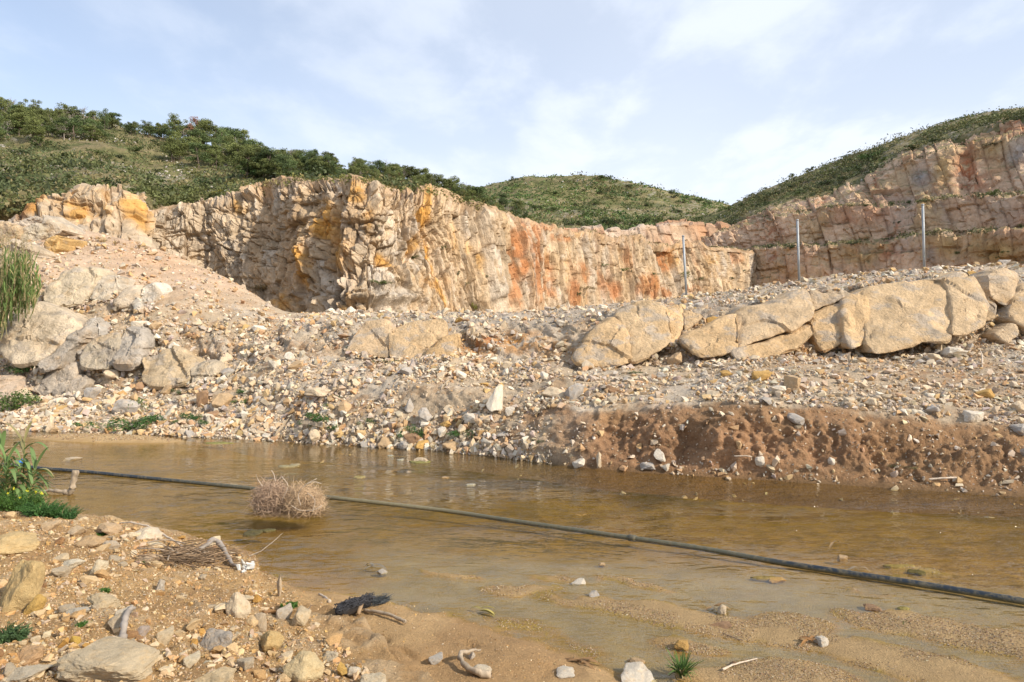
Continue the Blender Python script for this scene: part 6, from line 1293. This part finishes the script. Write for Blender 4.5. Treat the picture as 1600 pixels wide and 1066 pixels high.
# drift twigs piled at the near water edge
def twig_pile():
    c = npt(300, 872, .03); o = thing('twig_pile', 'heap of dark dry drift twigs beside the bent root', 'twig pile', c); rg = np.random.default_rng(95); A = Acc()
    for i in range(330):
        p = npt(300+rg.normal()*32, 874+rg.normal()*7, .0)+np.array([0, 0, rg.uniform(.0, .09)]); v = np.array([1, rg.normal()*.5, rg.normal()*.16])*rg.uniform(.04, .15)*rg.choice([-1, 1]); m = p+v+rg.normal(size=3)*.02
        A.add(*tube_geo([p-v, p, m], [.003, .0045, .002], 4, np.array((.22, .15, .09))*rg.uniform(.5, 1.7)))
    a = finish(A, 'twigs', M['twig'], o); tag(a, kind='stuff')
    for pts in (((214, 868), (240, 866), (262, 868)), ((262, 866), (285, 876), (325, 873)), ((262, 886), (266, 875), (268, 864)), ((230, 858), (260, 854), (290, 858))):
        B = Acc(); B.add(*tube_geo(curve_pts([npt(x, y, .07) for x, y in pts], 10), [.007]*10, 6, (.34, .27, .2))); finish(B, 'twig', M['twig'], o, True)
twig_pile()
A = Acc()
for i in range(9):
    p = npt(385+rg.normal()*9, 888+rg.normal()*4, .02); A.add(*tube_geo([p, p+rg.normal(size=3)*.03, p+rg.normal(size=3)*.05], [.012, .02, .008], 5))
solid('plastic_scrap', A, M['white'], 'crumpled white plastic scrap at the tip of the twig heap', 'plastic scrap', False)
# charred brush
def charred():
    c = npt(560, 955, .02); o = thing('charred_brush', 'black charred brush head lying on the wet sand', 'brush', c); rg = np.random.default_rng(97); a, b, e = npt(526, 962, .03), npt(578, 948, .05), npt(608, 940, .03); A = Acc(); pts = curve_pts([a, npt(550, 956, .06), b], 14)
    A.add(*tube_geo(pts, np.interp(np.linspace(0, 1, 14), [0, .2, .6, 1], [.02, .06, .075, .035]), 9, (1, 1, 1))); q = finish(A, 'block', M['char'], o, True)
    B = Acc()
    for i in range(520):
        t = rg.random(); p = a+(b-a)*t+rg.normal(size=3)*np.array([.02, .03, .012])+np.array([0, 0, .04]); v = (e-b); v = v/np.linalg.norm(v)*.05+rg.normal(size=3)*.011; B.add(*tube_geo([p, p+v*.5+rg.normal(size=3)*.008, p+v], [.0035, .003, .001], 3, np.array((.03, .03, .033))*rg.uniform(.4, 2.2)))
    for i in range(300):
        t = rg.random()**.8; p = b+(e-b)*t*.7+rg.normal(size=3)*np.array([.012, .03, .012]); v = (e-b)/np.linalg.norm(e-b)*rg.uniform(.06, .12)+rg.normal(size=3)*.012; B.add(*tube_geo([p, p+v], [.0035, .0012], 3, np.array((.03, .034, .036))*rg.uniform(.4, 2.5)))
    q = finish(B, 'bristles', M['twig'], o); tag(q, kind='stuff')
    D = Acc(); D.add(*tube_geo(curve_pts([npt(572, 944, .07), npt(566, 952, .09), npt(560, 963, .03)], 8), [.02, .024, .026, .026, .026, .024, .02, .016], 8, (.36, .25, .15))); finish(D, 'stub', M['twig'], o, True)
charred()
# dead leaves in the shallows
def leaf_bits(px, py, n, label, C, seed):
    rg = np.random.default_rng(seed); A = Acc(); p = npt(px, py, .02)
    for i in range(n):
        a = rg.uniform(-.5, .5)+(3.14 if rg.random() < .5 else 0); A.add(*blade(p+rg.normal(size=3)*.012, (math.cos(a), rg.normal()*.6, .35), rg.uniform(.1, .24), .028, .5, rg, 6, np.array(C)*rg.uniform(.7, 1.2)))
    solid('dead_leaves', A, M['leaf'], label, 'dead leaves', True)
leaf_bits(1115, 955, 6, 'brown strap-like dead leaves against the cream stone', (.30, .19, .09), 1); leaf_bits(1268, 1003, 6, 'orange-brown dead leaves against the whitish round stone', (.42, .22, .08), 2)
leaf_bits(905, 1036, 9, 'curled brown dead cane leaves on the wet sand', (.34, .20, .09), 3); leaf_bits(1303, 866, 4, 'dead leaf beside the tan stone beyond the pipe', (.30, .20, .10), 4); leaf_bits(752, 958, 5, 'yellowish leaf scrap in the shallows', (.40, .33, .10), 5)
leaf_bits(912, 826, 2, 'single tan leaf standing on the pipe', (.50, .30, .10), 6); leaf_bits(1345, 893, 2, 'long dry leaf lying over the pipe', (.30, .25, .18), 7); leaf_bits(585, 893, 5, 'grey weed strands trailing left of the grey stone', (.30, .27, .22), 8)
# algae mats drifting at the surface
def mat_(px, py, w, h, label, seed, C=(.20, .17, .04)):
    rg = np.random.default_rng(seed); c = wz(px, py, .004); s = c[1]/F; rx = w*s*.5; ry = .5*h*s/((py-533)/F)*.9; n = 40; a = np.linspace(0, 2*np.pi, n, endpoint=False); r = 1+.35*fbm(np.cos(a)*1.5, np.sin(a)*1.5, a*0+seed, 1, 3, .6, seed)
    V = []
    for q, z in ((1, -.02), (1, .001), (.85, .006), (.5, .009), (.2, .010)): V.append(np.stack([c[0]+np.cos(a)*r*rx*q, c[1]+np.sin(a)*r*ry*q, z+.004*rg.normal(size=n)*(q < 1)], 1))
    V = np.array(V); idx = np.arange(5*n).reshape(5, n); A_, B_ = idx[:-1], idx[1:]; Fq = np.stack([A_, np.roll(A_, -1, 1), np.roll(B_, -1, 1), B_], -1).reshape(-1, 4); top = [[idx[-1, 0], idx[-1, i], idx[-1, i+1], idx[-1, i+2]] for i in range(1, n-2, 2)]
    A = Acc(); A.add(V.reshape(-1, 3), np.vstack([Fq, top]), np.tile(np.array(C), (5*n, 1))*rg.uniform(.7, 1.3, (5*n, 1))); solid('algae_mat', A, M['leaf'], label, 'algae', True)
mat_(395, 832, 26, 11, 'dark green-brown algae mat near the twig over the water', 1, (.12, .10, .04)); mat_(418, 828, 24, 5, 'thin tail of algae right of the dark mat', 2, (.14, .12, .05)); mat_(450, 728, 30, 4, 'pale floating scum behind the tumbleweed, left', 3, (.34, .29, .16)); mat_(460, 726, 16, 3, 'pale floating scum behind the tumbleweed, right', 4, (.36, .3, .18))
mat_(560, 745, 18, 4, 'yellowish scum patch between tumbleweed and far bank', 5, (.36, .29, .12)); mat_(657, 721, 32, 4, 'green scum ring around the lone cream stone', 6, (.26, .24, .08)); mat_(340, 692, 46, 4, 'algae fringe at the tip of the gravel spit', 7, (.28, .26, .08)); mat_(1405, 884, 44, 5, 'algae patch in the water beyond the pipe', 8, (.30, .22, .06)); mat_(1432, 893, 24, 8, 'dark algae clump beyond the pipe', 9, (.14, .11, .03))
mat_(625, 718, 10, 2, 'tiny pale scum fleck left of the lone stone', 10, (.4, .38, .3)); mat_(610, 712, 10, 2, 'second tiny scum fleck left of the lone stone', 11, (.4, .38, .3)); mat_(735, 757, 14, 3, 'pale scum fleck in the open water', 12, (.42, .38, .28))
mat_(1195, 902, 44, 4, 'algae streak below the pipe by the flat ochre stone', 13, (.26, .19, .06)); mat_(1410, 950, 18, 5, 'small algae clump right of the dark oblong stone', 14, (.28, .23, .07))
# the three posts
for (x0, y0, x1, y1, lb) in ((1073, 464, 1067.5, 369, 'galvanised steel post on the crest, lowest and leftmost of three'), (1249, 438, 1246, 344, 'galvanised steel post on the crest, middle one of three'), (1444.5, 421, 1442, 320, 'galvanised steel post above the biggest slab')):
    pb, _ = SURF['bank'].find(x0, y0); d = pb[1]; a = at(x0, y0+4, d); b = at(x1, y1, d); o = thing('fence_post', lb, 'post', a, 'steel posts along the crest'); r = .047
    A = Acc(); A.add(*tube_geo([a, (a+b)/2, b], r, 12)); finish(A, 'tube', M['galv'], o, True)
    B = Acc(); B.add(*tube_geo([b-np.array([0, 0, .03]), b+np.array([0, 0, .02]), b+np.array([0, 0, .035])], [r*1.18, r*1.18, r*.5], 12)); finish(B, 'cap', M['galv'], o, True)

# ---------------------------------------------------------------- labels that several things still share: say which one, counted from the left
def _ord(n):
    return {1: 'first', 2: 'second', 3: 'third', 4: 'fourth', 5: 'fifth', 6: 'sixth', 7: 'seventh', 8: 'eighth', 9: 'ninth', 10: 'tenth', 11: 'eleventh', 12: 'twelfth'}.get(n, '%dth' % n)
by_l = {}
for o in col.objects:
    if o.parent is None and 'label' in o.keys() and o.get('kind') != 'stuff': by_l.setdefault(o['label'], []).append(o)
for lb, os_ in by_l.items():
    if len(os_) < 2: continue
    os_.sort(key=lambda o: o.location.x/max(o.location.y, .1))
    for i, o in enumerate(os_):
        t = '%s, %s from the left' % (lb, _ord(i+1)) if i else '%s, leftmost one' % lb
        if len(t.replace(',', '').split()) <= 16: o['label'] = t
        else: o['label'] = lb.replace('dead tree', 'tree').replace('on the ', 'on ').replace('in the ', 'in ').replace('below the ', 'below ').replace('of the ', 'of ')+(', %s from left' % _ord(i+1))
